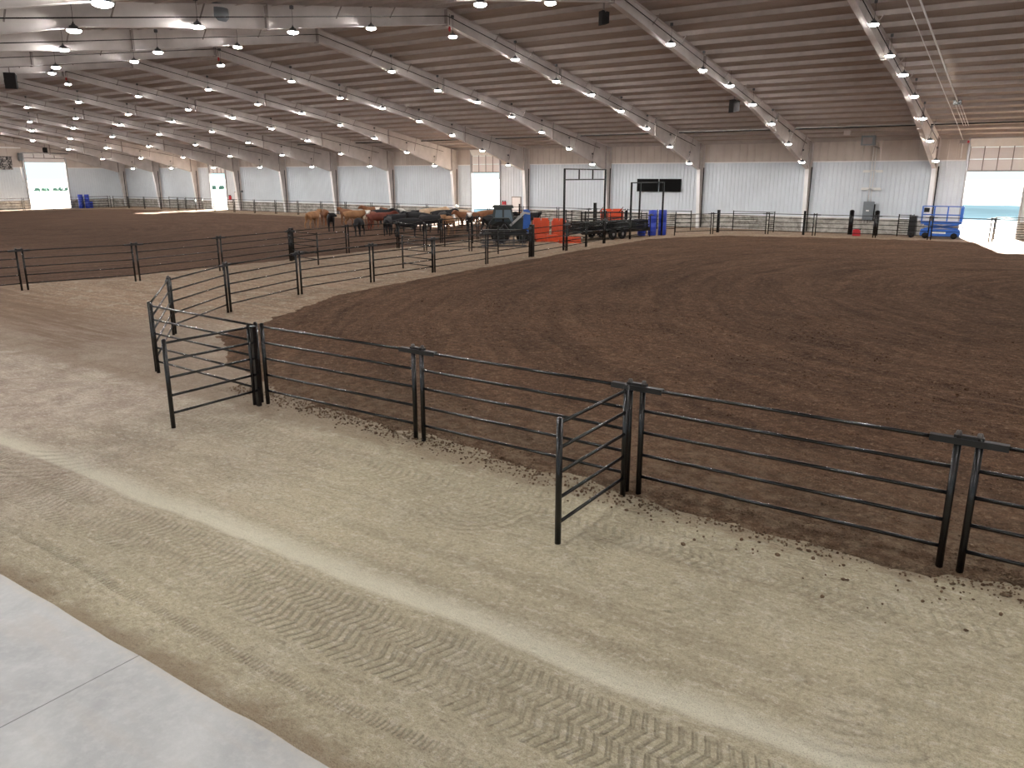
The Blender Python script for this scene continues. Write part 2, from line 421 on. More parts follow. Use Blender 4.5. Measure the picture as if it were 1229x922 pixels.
def inside_dist(poly, x, y):
    # signed distance, positive inside
    d = 1e9; ins = False; k = len(poly)
    for i in range(k):
        x0, y0 = poly[i]; x1, y1 = poly[(i+1) % k]
        dx, dy = x1-x0, y1-y0; t = max(0, min(1, ((x-x0)*dx + (y-y0)*dy)/(dx*dx+dy*dy)))
        d = min(d, math.hypot(x-x0-dx*t, y-y0-dy*t))
        if (y0 > y) != (y1 > y) and x < (x1-x0)*(y-y0)/(y1-y0) + x0: ins = not ins
    return d if ins else -d
from mathutils import noise as mn
def dirt(name, poly, xs, ys, mat, label, amp=.035):
    mb = MB(); idx = {}
    for j, y in enumerate(ys):
        for i, x in enumerate(xs):
            d = inside_dist(poly, x, y) + .22*mn.noise((x*1.1, y*1.1, 1)) + .20*mn.noise((x*4.3, y*4.3, 5))
            if d < -.8: continue
            z = max(-.06, min(.045, .045*d/.35 if d > 0 else d*.1)) + (amp*(mn.noise((x*.8, y*.8, 3)) + .6*mn.noise((x*2.7, y*2.7, 9))) if d > .25 else 0)
            idx[i, j] = len(mb.v); mb.v.append((x, y, z))
    for (i, j), a in list(idx.items()):
        q = (a, idx.get((i+1, j)), idx.get((i+1, j+1)), idx.get((i, j+1)))
        if None not in q and max(mb.v[k][2] for k in q) > -.03: mb.f.append(list(q)); mb.sm.append(True)
    return tag(ob(name, mb, mat), label, 'dirt', kind='stuff')
def seq(a, *segs):
    out = [a]
    for st, end in segs:
        while out[-1] < end - 1e-6: out.append(out[-1] + st)
    return out
A1 = [(19.6,8.72),(3,8.72),(.3,8.75),(-2.4,8.55),(-4.8,8.85),(-7,9.1),(-10.4,9.3),(-12,9.55),(-13.1,9.95),(-14.9,10.6),(-17.6,12.3),
      (-18.5,14.8),(-20.5,19),(-21,24),(-21.4,30.7),(-21.8,39.4),(-22.1,48.8),(-19,54.5),(-12.1,56.5),(-6.7,57.5),(19.6,57.5)]
dirt('arena_dirt', A1, seq(-23.4, (.16, 4), (.4, 19.6)), seq(7.6, (.14, 18), (.3, 58.4)), M['dirt'],
     'dark brown tilled arena dirt inside the curved black pipe fence')
A2 = [(-32.2,YN+.2),(-33.5,8),(-33.3,13),(-31.8,17),(-31.5,26),(-31.6,40),(-32,52),(-34,56.2),(-72,56.4),(-97,56.4),(-101.5,52),(-101.5,YN+.2)]
dirt('practice_dirt', A2, seq(-103, (.5, -45), (.3, -30.5)), seq(YN+.2, (.4, 57.2)), M['dirt2'],
     'reddish brown tilled dirt beyond the second fence at left', .03)

# loose clods: nobody could count them
IC = []
ph = (1+5**.5)/2
for a, b in ((1,ph),(-1,ph),(1,-ph),(-1,-ph)): IC += [(a,b,0)]
for a, b in ((1,ph),(-1,ph),(1,-ph),(-1,-ph)): IC += [(0,a,b)]
for a, b in ((1,ph),(-1,ph),(1,-ph),(-1,-ph)): IC += [(b,0,a)]
IC = [Vector(v).normalized() for v in IC]
import itertools
def hull_faces():
    fs = []
    for t in itertools.combinations(range(12), 3):
        p, q, r = (IC[i] for i in t)
        if all(abs((u-w).length - 1.0515) < .01 for u, w in ((p,q),(q,r),(p,r))):
            if (q-p).cross(r-p).dot(p) < 0: t = (t[0], t[2], t[1])
            fs.append(t)
    return fs
ICF = hull_faces()
def clod(mb, x, y, z, r):
    sq = random.uniform(.5, .8); w = random.uniform(.75, 1.3)
    mb.add([(x+v.x*r*w*random.uniform(.7,1.15), y+v.y*r*random.uniform(.7,1.15), z+v.z*r*sq) for v in IC], ICF)
cl = MB()
for k in range(8000):
    x = random.uniform(-17, 5); y = 8.9 + 14*random.random()**2.2
    if inside_dist(A1, x, y) < .1: continue
    clod(cl, x, y, .05, random.uniform(.008, .022)*(1+.04*(y-9)) * (1.7 if random.random() < .05 else 1))
for k in range(2600):
    x = random.uniform(-13, 4); yb = [p for p in (8.55,)][0] + (.0 if x > -5 else .09*(-5-x))
    y = yb + random.gauss(.12, .17)
    clod(cl, x, y, .012, random.uniform(.006, .022) * (1.6 if random.random() < .05 else 1))
for k in range(70):
    x = random.uniform(-3, 4); y = 8.3 - abs(random.gauss(0, .35))
    clod(cl, x, y, .012, random.uniform(.008, .03))
tag(ob('dirt_clods', cl, M['dirt']), 'small dark clods of soil scattered along the arena edge', 'dirt', kind='stuff')

# --- walls
def ribbed(mb, x0, x1, z0, z1, y, dirn=-1, axis='x', pitch=.305):
    # trapezoid ribs, dirn: which way ribs stand out
    k = max(1, int(round((x1-x0)/pitch))); p = (x1-x0)/k; pts = []
    for i in range(k):
        a = x0 + i*p; pts += [(a, 0), (a+p*.74, 0), (a+p*.80, .035), (a+p*.94, .035)]
    pts.append((x1, 0)); vs = []
    for u, d in pts:
        for z in (z0, z1):
            vs.append((u, y+dirn*d, z) if axis == 'x' else (y+dirn*d, u, z))
    mb.add(vs, [(2*i, 2*i+2, 2*i+3, 2*i+1) for i in range(len(pts)-1)])
DOORS = [(-5.35, -1.9), (-47.1, -43.7), (-88.1, -84.9)]
DZ = 4.38
segs = []; x = XR
for a, b in DOORS: segs.append((b, x)); x = a
segs.append((XL, x))
wf = thing('wall_far', 'long far side wall of ribbed liner panels', None); wf['kind'] = 'structure'; del wf['label']
mb = MB()
for a, b in segs: ribbed(mb, a, b, 1.12, 5.05, YW)
o = ob('liner_panels', mb, M['liner'], wf); o['label'] = 'white ribbed metal liner'
mb = MB()
for a, b in segs: ribbed(mb, a, b, 5.12, 6.75, YW, -1, 'x', .6)
ob('upper_liner', mb, M['upper'], wf)
mb = MB()
for a, b in segs: mb.box((a, YW-.06, 0), (b, YW+.15, 1.05))
ob('wainscot', mb, M['wainscot'], wf)
mb = MB()
for a, b in segs: mb.box((a, YW-.10, 1.05), (b, YW+.15, 1.13)); 
for a, b in segs: mb.box((a, YW-.05, 5.04), (b, YW+.12, 5.12))
ob('ledge_trim', mb, M['flange'], wf)
mb = MB()
for a, b in segs: mb.box((a, YW+.04, 0), (b, YW+.16, 6.9))
for a, b in DOORS: mb.box((a, YW+.04, 6.45), (b, YW+.16, 6.9))
ob('outer_skin', mb, M['upper'], wf)

def overhead_door(n, a, b, label):
    d = thing('door_%d' % n, None, None); d['kind'] = 'structure'
    mb = MB(); z = DZ
    ob('top_section', MB().prism([(YW-.02,5.92),(YW+.04,5.92),(YW-.26,6.46),(YW-.32,6.46)], a+.02, b-.02, 'x').box((a, YW+.02, 6.2), (b, YW+.1, 6.5)), M['white'], d)  # tilted top section: its brightly lit look is put into the white colour
    while z < 5.5:
        mb.box((a+.02, YW+.0, z+.01), (b-.02, YW+.06, min(z+.75, 5.92))); z += .77
    ob('door_panel', mb, M['door'], d)
    mb = MB()
    k = 4
    for i in range(k+1):
        u = a + .06 + (b-a-.12)*i/k; mb.box((u-.03, YW-.05, DZ+.01), (u+.03, YW, 6.42))
    mb.box((a, YW-.06, DZ-.03), (b, YW+.05, DZ+.05))
    ob('stile', mb, M['splice'], d)
    for u in (a, b):
        ob('door_jamb', MB().box((u-.07, YW-.14, 0), (u+.05, YW+.16, 6.5)), M['track'], d)
    ob('torsion_shaft', MB().tube((a-.1, YW-.25, 6.5), (b+.1, YW-.25, 6.5), .05, 8), M['track'], d)
    return d
overhead_door(1, *DOORS[0], '')
overhead_door(2, *DOORS[1], '')
overhead_door(3, *DOORS[2], '')

# end wall on the left with its big door
ED = (49.3, 54.45); EZ = 5.72
wl = thing('wall_left', None, None); wl['kind'] = 'structure'
mb = MB()
for a, b in ((YN, ED[0]), (ED[1], YW)):
    ribbed(mb, a, b, 1.12, 5.05, XL, 1, 'y')
ob('liner_panels', mb, M['liner'], wl)['label'] = 'white ribbed metal liner'
mb = MB()
for a, b in ((YN, ED[0]), (ED[1], YW)): mb.box((XL-.12, a, 0), (XL+.05, b, 1.05))
ob('wainscot', mb, M['wainscot'], wl)
mb = MB()
for a, b in ((YN, YR), (YR, ED[0]), (ED[1], YW)):
    mb.prism([(a, 5.05), (b, 5.05), (b, ztop(b)+.35), (a, ztop(a)+.35)], XL-.1, XL-.02, 'x')
mb.prism([(ED[0], 6.75), (ED[1], 6.75), (ED[1], ztop(ED[1])+.35), (ED[0], ztop(ED[0])+.35)], XL-.1, XL-.02, 'x')
for k in range(0, 33):
    y = YN + .6 + 2*k
    if ED[0]-.2 < y < ED[1]+.2: continue
    mb.box((XL-.02, y-.04, 5.05), (XL+.05, y+.04, ztop(y)+.2))
ob('upper_liner', mb, M['upper'], wl)
mb = MB()
for a, b in ((YN, ED[0]), (ED[1], YW)): mb.box((XL-.12, a, 0), (XL-.02, b, 5.06))
ob('outer_skin', mb, M['upper'], wl)
mb = MB()
for a, b in ((YN, ED[0]-.1), (ED[1]+.1, YW)): mb.box((XL-.02, a, 5.03), (XL+.08, b, 5.12)); mb.box((XL-.02, a, 1.04), (XL+.1, b, 1.13)); mb.box((XL-.02, a, 7.35), (XL+.10, b, 7.5))
ob('ledge_trim', mb, M['flange'], wl)
d = thing('door_4', None, None); d['kind'] = 'structure'
mb = MB()
mb.box((XL-.05, ED[0]+.02, EZ), (XL, ED[1]-.02, EZ+.5)); mb.box((XL-.05, ED[0]+.02, EZ+.52), (XL, ED[1]-.02, 6.74))
ob('door_panel', mb, M['door'], d)
mb = MB()
for i in range(5):
    u = ED[0] + .06 + (ED[1]-ED[0]-.12)*i/4; mb.box((XL, u-.04, EZ+.5), (XL+.05, u+.04, 6.74))
mb.box((XL, ED[0], EZ+.47), (XL+.05, ED[1], EZ+.56))
ob('stile', mb, M['splice'], d)
for u in ED: ob('door_jamb', MB().box((XL-.12, u-.1, 0), (XL+.12, u+.1, 6.75)), M['track'], d)
ob('torsion_shaft', MB().tube((XL+.3, ED[0]-.3, 6.85), (XL+.3, ED[1]+.3, 6.85), .07, 8), M['track'], d)

# near wall behind the photographer, with open doorways that let the sky in, and the right end wall
NDOORS = [(-34, -30), (-9.5, -5.2), (3.5, 9.0)]
wn = thing('wall_near', None, None); wn['kind'] = 'structure'
mb = MB(); x = XL
for a, b in NDOORS:
    ribbed(mb, x, a, 0, 6.9, YN, 1); mb.box((x, YN-.15, 0), (a, YN-.03, 6.9))
    ribbed(mb, a, b, 4.4, 6.9, YN, 1); mb.box((a, YN-.15, 4.4), (b, YN-.03, 6.9)); x = b
ribbed(mb, x, XR, 0, 6.9, YN, 1); mb.box((x, YN-.15, 0), (XR, YN-.03, 6.9))
ob('liner_panels', mb, M['liner'], wn)
wr = MB().prism([(YN, 0), (YW, 0), (YW, ztop(YW)+.35), (YR, ztop(YR)+.35), (YN, ztop(YN)+.35)], XR, XR+.15, 'x')
tag(ob('wall_right', wr, M['liner']), kind='structure')

# --- roof: insulation blanket sagging between purlin rows
ce = MB(); pts = []
N = 45; half = YW - YR + .5
sp = half/ (N/2)
PY = []
for sgn in (-1, 1):
    for k in range(22): PY.append(YR + sgn*(.75 + 1.5*k))
PY.sort()
def roofz(y): return ztop(y) + .20
prof = []
for a, b in zip(PY[:-1], PY[1:]):
    for t in (0, .12, .3, .5, .7, .88):
        y = a + (b-a)*t; s_ = 4*t*(1-t)
        prof.append((y, roofz(y) - .09*s_ + .0))
prof = [(YN-.3, roofz(YN-.3))] + prof + [(PY[-1], roofz(PY[-1])), (YW+.3, roofz(YW+.3))]
xsx = [XL-.2 + (XR-XL+.4)*i/30 for i in range(31)]
vs = [(x, y, z) for x in xsx for y, z in prof]; k = len(prof)
ce.add(vs, [(i*k+j, i*k+j+1, (i+1)*k+j+1, (i+1)*k+j) for i in range(30) for j in range(k-1)], True)
ceil = ob('ceiling', ce, M['insul']); ceil['kind'] = 'structure'; ceil['label'] = 'brown insulation blanket under the metal roof'
rs = MB()
rs.prism([(YN-.4, ztop(YN)+.30), (YR, ztop(YR)+.32), (YW+.4, ztop(YW)+.30), (YW+.4, ztop(YW)+.42), (YR, ztop(YR)+.45), (YN-.4, ztop(YN)+.42)], XL-.3, XR+.3, 'x')
ob('roof_skin', rs, M['insul'], ceil)
for y in PY:
    z = ztop(y)
    pm = MB().box((XL, y-.012, z+.005), (XR, y+.012, z+.20))
    pm.box((XL, y-.012, z+.0), (XR, y+.075, z+.014))
    ob('purlin', pm, M['purlin'], ceil)
for y in (YN+.05, YW-.12):
    ob('eave_strut', MB().box((XL, y-.05, ztop(y)-.02), (XR, y+.05, ztop(y)+.2)), M['purlin'], ceil)

ob_ = MB().tube((XL+.2, 57.0, ztop(57.0)-.10), (XR-.2, 57.0, ztop(57.0)-.10), .045, 8)
tag(ob('trim_1', ob_, M['rubber']), 'black pipe running along the roof above the far wall', kind='structure')
# --- tapered steel frames
def ibeam(mb, tops, bots, tw=.02, fw=.26, ft=.02):
    n = len(tops)
    poly = list(tops) + list(reversed(bots))
    for i in range(n-1):
        mb.prism([bots[i], bots[i+1], tops[i+1], tops[i]], -tw/2, tw/2, 'x')
    for line in (tops, bots):
        for p, q in zip(line[:-1], line[1:]): mb.beam((0, *p), (0, *q), fw, ft, (0, 1e-3, 1))
def mir(pts): return [(2*YR - y, z) for y, z in pts]
T = [(29.7,11.25),(39.7,9.80),(46.3,8.83),(52.6,7.88),(62.15,6.42)]
B = [(29.7,10.62),(39.7,9.04),(46.3,8.18),(52.6,6.76),(61.3,4.56)]
fr = thing('roof_frame', '', 'steel frame', (X0, 0, 0), 0, 'tapered steel frames spanning the hall')
for nm, f in (('far', lambda p: p), ('near', mir)):
    mb = MB(); ibeam(mb, f(T[:4]), f(B[:4])); ob('rafter', mb, M['steel'], fr)
    mb = MB(); ibeam(mb, f(T[3:]), f(B[3:])); ob('haunch', mb, M['steel'], fr)
    mb = MB(); outer = f([(62.2,6.45),(62.2,0)]); inner = f([(61.3,4.56),(61.74,0)])
    mb.prism([inner[0], inner[1], outer[1], outer[0], f([(62.15,6.42)])[0]], -.01, .01, 'x')
    mb.beam((0, *outer[0]), (0, *outer[1]), .26, .03, (0, 1, 0)); mb.beam((0, *f([(61.3,4.56)])[0]), (0, *f([(62.2,4.56)])[0]), .26, .02)
    c = ob('column', mb, M['steel'], fr)
    ob('inner_flange', MB().beam((0, *inner[0]), (0, *inner[1]), .27, .02, (0, 1, 0)), M['flange'], c)
    for y, z0, z1 in ((39.7, 8.98, 9.86), (52.6, 6.70, 7.94)):
        yy = f([(y, 0)])[0][0]
        ob('splice_plate', MB().box((-.135, yy-.035, z0), (.135, yy+.035, z1)), M['splice'], fr)
    y2 = f([(61.32, 0)])[0][0]
    ob('knee_stiffener', MB().box((-.13, y2-.015, 4.56), (.13, y2+.015, 6.54)), M['splice'], fr)
    k = MB(); yy = f([(61.9, 0)])[0][0]
    k.path([(.21, yy, 4.7), (.21, yy, .05)], .04, 8)
    ob('downspout', k, M['black'], fr)
    fb = MB()
    for yb in (33.4, 36.4, 42.4, 45.4, 48.4, 55.9, 58.9):
        yq = f([(yb, 0)])[0][0]; zb = {33.4:10.07,36.4:9.6,42.4:8.72,45.4:8.32,48.4:7.75,55.9:6.0,58.9:5.2}[yb]
        for sx in (-1, 1): fb.beam((sx*.1, yq, zb+.25), (sx*.42, yq, ztop(yb)+.02), .035, .035)
    ob('flange_brace', fb, M['splice'], fr)
ob('splice_plate', MB().box((-.135, YR-.035, 10.55), (.135, YR+.035, 11.3)), M['splice'], fr)
# conduit that feeds the lamps runs along each rafter
cd = MB()
cd.path([(.16, 2*YR-60, 6.3), (.16, YR, 10.95), (.16, 60, 6.3)], .018, 5)
ob('conduit', cd, M['cord'], fr)
frames = [-2, -1] + list(range(0, 13))
def fx(n): return X0 - BAY*n if n < 12 else XL + .18
def fword(n):
    if n < 0: return 'just right of the picture' if n == -1 else 'well right of the picture'
    return 'nearest the right edge' if n == 0 else ORD[n] + ' from the right' if n else ''
def fname(n):
    return 'rightmost frame' if n == 0 else (ORD[n] + ' frame from the right') if n > 0 else ('frame outside the view' if n == -1 else 'last frame outside the view')
for n in frames:
    lab = 'cream tapered steel roof frame, ' + ('the rightmost in the photo' if n == 0 else ORD[n] + ' counted from the right edge' if n > 0 else
          ('first beyond the right edge of the view' if n == -1 else 'second beyond the right edge of the view'))
    if n == 12: lab = 'cream tapered steel roof frame flush against the far left end wall'
    if n == frames[0]: fr.location = (fx(n), 0, 0); fr['label'] = lab
    else: dup(fr, (fx(n), 0, 0), 0, lab)

# --- high bay lamps on every frame
lp = thing('pendant_light', '', 'lamp', (0,0,0), 0, 'round high bay lamps hung along the roof frames')
h = MB(); h.lathe([(.0,.17),(.045,.17),(.055,.13),(.085,.125),(.09,.07),(.15,.05),(.20,.02),(.205,.0),(.19,-.0)], 20)
for i in range(12):
    t = 2*math.pi*i/12; h.beam((.05*math.cos(t), .05*math.sin(t), .09), (.115*math.cos(t), .115*math.sin(t), .09), .006, .05)
ob('housing', h, M['housing'], lp)
l = MB(); l.lathe([(.185,.0),(.18,-.03),(.13,-.06),(.06,-.075),(.0005,-.08)], 20)
ob('lens', l, M['lens'], lp)
co = MB(); co.path([(0,0,.17),(0,0,.22)], .018, 6); co.path([(0,0,.22),(.02,0,.5),(.0,0,.75)], .006, 5)
ob('cord', co, M['cord'], lp)
jb = MB(); jb.box((-.05,-.05,.75),(.05,.05,.87)); ob('junction_box', jb, M['housing'], lp)
LY = [(58.4,5.0),(54.6,6.1),(50.6,7.15),(46.7,8.0),(42.8,8.66),(38.8,9.03),(34.8,9.70),(29.8,10.1),
      (24.6,9.72),(20.6,9.03),(16.7,8.66),(12.7,8.0),(8.8,7.15),(4.8,6.1),(1.0,5.0)]
first = True
for n in frames:
    for k, (y, z) in enumerate(LY):
        if (k == 7 and n % 2 == 1) or n == 12: continue
        x = fx(n) + (.38 if n == 0 else .36); x += .2 if n == 12 else 0
        if k < 7: w = ORD[k] + ' up from the far wall'
        elif k == 7: w = 'at the ridge'
        else: w = ORD[k-8] + ' past the ridge'
        lab = 'high bay lamp under the %s, %s' % (fname(n), w)
        if first: lp.location = (x, y, z); lp['label'] = lab; first = False; cur = lp
        else: cur = dup(lp, (x, y, z), 0, lab)
# red sprinkler-like fixtures beside some ridge lamps
first = None
for n in (2, 4, 6):
    lab = 'small red bell shaped fixture above the ridge lamp of the %s' % fname(n)
    if first is None:
        first = thing('red_fixture', lab, 'fixture', (fx(n)+.17, YR+.12, 10.34), 0, 'red fixtures at the ridge')
        b_ = MB().lathe([(.0,.20),(.035,.19),(.06,.09),(.04,.0),(.0,-.02)], 12); ob('bell', b_, M['red'], first)
        ob('hanger', MB().tube((0,0,.25),(0,0,.7), .012, 5), M['cord'], first)
    else: dup(first, (fx(n)+.17, YR+.12, 10.34), 0, lab)

# ------------------------------------------------------------------ pipe fence panels
PROTO = {}
RAILZ = (.255, .555, .86, 1.15, 1.44)
def panel_proto(L, clamp):
    key = (round(L, 2), clamp)
    if key in PROTO: return PROTO[key], False
    t = thing('fence_panel', '', 'fence panel', (0,0,0), 0)
    for u in (.037, L-.037):
        p = MB().tube((u,0,0),(u,0,1.49), .037, 12); p.lathe([(.037,1.49),(.028,1.505),(.0005,1.51)], 12, (u,0,0))
        ob('post', p, M['black'], t)
    for z in RAILZ: ob('rail', MB().tube((.06,0,z),(L-.06,0,z), .0215, 10), M['black'], t)
    if clamp:
        s_ = MB(); s_.box((L-.30,-.040,1.462),(L+.41,.040,1.472)); s_.box((L-.30,-.042,1.405),(L+.41,-.036,1.472)); s_.box((L-.30,.036,1.405),(L+.41,.042,1.472)); s_.box((L-.08,-.03,1.47),(L+.19,.03,1.505))
        c = ob('clamp', s_, M['worn'], t)
        for u in (L-.04, L+.15): ob('bolt', MB().lathe([(.03,1.50),(.03,1.525),(.022,1.545),(.0005,1.55)], 10, (u,0,0)), M['bolt'], c)
    PROTO[key] = t
    return t, True
def panel(a, b, label, group, clamp=True, gap=.055, z=0):
    a = Vector((*a, 0)); b = Vector((*b, 0)); d = b-a; L = d.length - 2*gap; d.normalize()
    L = round(L/.04)*.04
    t, new = panel_proto(L, clamp); rz = math.atan2(d.y, d.x); loc = (a.x+d.x*gap, a.y+d.y*gap, z)
    if new:
        t.location = loc; t.rotation_euler = (0,0,rz); t['label'] = label; t['group'] = group; return t
    return dup(t, loc, rz, label, group)
def run(nodes, fmt, group, clamp=True):
    for i, (a, b) in enumerate(zip(nodes[:-1], nodes[1:])): panel(a, b, fmt(i), group, clamp)

FR = 'panels of the curved front fence'
front = [(-15.39,9.13),(-11.57,8.90),(-7.84,8.92),(-4.10,8.86),(-.38,8.83),(3.34,8.80),(7.06,8.78)]
fl_ = ['leftmost straight panel of the near fence, from the corner to the left wing',
       'near fence panel right of the left wing, five black rails',
       'near fence panel ending at the middle wing from the left',
       'near fence panel starting right of the middle wing, largest in view',
       'near fence panel cut off by the right edge of the photo',
       'near fence panel outside the right edge of the photo']
for i in range(6): panel(front[i], front[i+1], 'black pipe ' + fl_[i], FR, i > 0)
panel((-11.62,8.80), (-11.62,7.0), 'short black wing panel standing out from the fence at left', 'short wing panels', False, .04)
panel((-4.15,8.76), (-4.15,6.96), 'short black wing panel standing out from the fence in the foreground centre', 'short wing panels', False, .04)
ob_w = None
for (x, y) in ((-11.62, 8.62), (-4.15, 8.6)):
    pass
side = [(-15.39,9.13),(-18.82,11.78),(-20.58,14.80),(-21.68,18.56),(-21.90,22.43),(-21.95,26.25),(-22.05,30.3),(-22.17,34.3),(-22.4,38.4),(-22.7,41.2),
        (-22.95,44.0),(-23.1,47.9),(-23.05,51.0)]
sw = ['corner', 'second', 'third', 'fourth', 'fifth', 'sixth', 'seventh', 'eighth', 'ninth', 'tenth', 'eleventh', 'twelfth']
run(side, lambda i: 'black pipe panel on the left side of the arena, ' + (ORD[i] + ' back from the front corner' if i else 'slanting back from the front corner'),
    'panels along the left side of the arena')
curve = [(-22.0,52.6),(-20.35,55.6),(-17.04,57.85),(-13.83,58.1),(-9.95,58.4),(-6.6,58.4),(-3.14,58.4),(.4,58.4),(4,58.4)]
run(curve, lambda i: 'black pipe panel by the far wall at right, ' + ORD[i] + ' right of the blue barrels', 'panels along the far wall at right')
sec = [(-31.6,6.2),(-31.4,9.9),(-30.87,13.63),(-29.85,17.4),(-30.15,21.5),(-30.95,26.1),(-31.45,30.43),(-31.3,34.3),(-31.42,38.4),(-31.4,42.2),(-31.4,46.0),(-31.4,49.8),(-31.4,53.6),(-31.4,57.4)]
run(sec, lambda i: 'black pipe panel of the second fence, ' + ORD[i] + ' from its left end', 'panels of the second fence')
panel((-30.9,26.0), (-28.28,25.5), 'short gate panel swung out from the second fence into the alley', 'alley gates', False)
panel((-24.22,26.73), (-21.95,26.3), 'short gate panel joined to the left side of the arena across the alley', 'alley gates', False)
panel((-31.3,34.25), (-28.95,33.92), 'cross panel in the alley left of the grey implement, beside the second fence', 'alley gates', False)
panel((-28.95,33.92), (-26.7,35.18), 'cross panel in the alley in front of the tractor', 'alley gates', False)
panel((-26.7,35.18), (-24.4,34.7), 'cross panel in the alley right of the grey implement', 'alley gates', False)
panel((-29.6,36.4), (-29.8,39.6), 'panel running back beside the tractor, left side of the alley', 'alley gates', False)
panel((-24.3,41.6), (-22.75,41.4), 'narrow panel between the orange barriers and the tall gate frame', 'alley gates', False)
def farx(i): return -31.4 - 3.63*i
run([(farx(i), 58.5) for i in range(21)], lambda i: 'black pipe panel before the far wall behind the cattle, ' + ORD[i] + ' leftward from the second fence',
    'panels along the far wall at left', False)
run([(-31.4+2.8*i, 58.5) for i in range(4)], lambda i: 'black pipe panel at the far wall behind the orange barriers, ' + ORD[i] + ' from the left', 'panels at the far wall in the middle', False)
run([(-104.1,58.3),(-104.2,54.6),(-104.2,50.9),(-103.9,47.2),(-103.6,43.5),(-103.6,39.8),(-103.6,36.1)],
    lambda i: 'black pipe panel before the left end wall, ' + ORD[i] + ' out from the far corner', 'panels along the left end wall', False)
run([(-94.6,60.6),(-91.0,60.6),(-87.4,60.6)], lambda i: 'spare black panel behind the fence at the far left door, ' + ('left one' if i == 0 else 'right one'), 'spare panels at the far left', False)
run([(-105.2,55.6),(-105.2,58.6)], lambda i: 'dark panel standing against the end wall beside the blue barrels', 'spare panels at the end wall', False)
run([(-26.2,56.0),(-23.2,56.0)], lambda i: 'black panel beyond the trailer near the blue barrels', 'spare panels near the barrels', False)
run([(-30.6,53.0),(-27.4,53.2),(-24.3,53.2)], lambda i: 'black pen panel behind the loaded trailer, ' + ('left one' if i == 0 else 'right one'), 'pen panels behind the trailer', False)
panel((-20.5,60.3), (-17.2,60.3), 'panel close to the far wall below the right end of the screens', 'spare panels by the far wall', False)
panel((-3.2,61.0), (-.2,61.0), 'thin panel standing across the right doorway', 'spare panels by the far wall', False)
panel((-9.0,60.9), (-7.9,60.9), 'narrow dark panel left of the blue scissor lift', 'spare panels by the far wall', False)

def gate_post(x, y, h, w, label):
    t = thing('gate_post', label, 'post', (x, y, 0), 0, 'square gate posts')
    ob('shaft', MB().box((-w/2,-w/2,0),(w/2,w/2,h)), M['black'], t)
    ob('cap', MB().box((-w/2-.01,-w/2-.01,h),(w/2+.01,w/2+.01,h+.02)), M['worn'], t)
gate_post(-31.07, 26.3, 1.56, .16, 'thick black post where the short gate leaves the second fence')
gate_post(-22.2, 34.5, 1.62, .20, 'thick black post on the arena side in front of the orange barriers')
gate_post(-11.50, 8.72, 1.46, .07, 'thin black post clamped between the left wing and the fence')
gate_post(-20.6, 57.6, 1.62, .18, 'thick black post near the far wall right of the blue barrels')
gate_post(-14.6, 58.35, 1.66, .14, 'thick black post below the second frame from the right')
gate_post(-31.6, 58.75, 1.9, .2, 'thick black post at the end of the second fence by the far wall')

# tall gate frames
t = thing('tall_gate_frame', 'tall black gate frame with a three part header, left of the black screens', 'gate frame', (-22.62,38.45,0), 0)
A_, B_ = Vector((0,0,0)), Vector((-.36,5.5,0))
for p in (A_, B_): ob('post', MB().beam(p, p+Vector((0,0,4.45)), .09, .09, (0,1,0)), M['black'], t)
ob('header', MB().beam(A_+Vector((0,0,4.43)), B_+Vector((0,0,4.43)), .07, .07), M['black'], t)
ob('header', MB().beam(A_+Vector((0,0,3.86)), B_+Vector((0,0,3.86)), .07, .07), M['black'], t)
for k in (1/3, 2/3):
    p = A_.lerp(B_, k); ob('header_divider', MB().beam(p+Vector((0,0,3.88)), p+Vector((0,0,4.42)), .06, .06, (0,1,0)), M['black'], t)
t = thing('tall_gate_frame', 'lower black gate frame of three posts in front of the black screens', 'gate frame', (-23.05,47.9,0), 0)
Q = [Vector((-.05,0,0)), Vector((.25,4.45,0)), Vector((-1.45,4.3,0))]
for p in Q: ob('post', MB().beam(p, p+Vector((0,0,3.66)), .10, .10, (0,1,0)), M['black'], t)
ob('header', MB().beam(Q[0]+Vector((0,0,3.63)), Q[1]+Vector((0,0,3.63)), .07, .07), M['black'], t)
ob('header', MB().beam(Q[2]+Vector((0,0,3.63)), Q[1]+Vector((0,0,3.63)), .07, .07), M['black'], t)

# ------------------------------------------------------------------ things on the far wall
for x0, x1, lab in ((-29.52,-27.62,'left of the pair'), (-27.5,-25.6,'right of the pair')):
    t = thing('wall_screen', 'wide black display screen high on the white far wall, ' + lab, 'screen', ((x0+x1)/2, YW-.12, 2.80), 0, 'black screens on the far wall')
    w = (x1-x0)/2
    ob('bezel', MB().box((-w,-.06,0),(w,.03,1.03)), M['black'], t)
    ob('display', MB().box((-w+.03,-.066,.03),(w-.03,-.06,1.0)), M['screen'], t)
    ob('wall_bracket', MB().box((-.3,.03,.25),(.3,.12,.8)), M['black'], t)
t = thing('electrical_panel', 'grey electrical cabinet on the far wall between two dark bollards', 'electrical cabinet', (-11.15, YW-.108, 0))
ob('cabinet', MB().box((-.36,-.28,.98),(.34,0,2.28)), M['greybox'], t)
ob('cabinet_door', MB().box((-.33,-.30,1.04),(.25,-.28,2.22)), M['greybox'], t)
ob('label_plate', MB().box((-.14,-.306,1.6),(.06,-.30,1.7)), M['white'], t)
ob('side_trough', MB().box((.34,-.2,.98),(.42,0,2.1)), M['black'], t)
for u in (-.12, .06): ob('conduit', MB().tube((u,-.08,2.28),(u,-.08,6.35), .03, 8), M['conduit'], t)
for u in (-.3,-.1,.1): ob('stub_pipe', MB().tube((u,-.12,.98),(u,-.12,.75), .03, 8), M['conduit'], t)
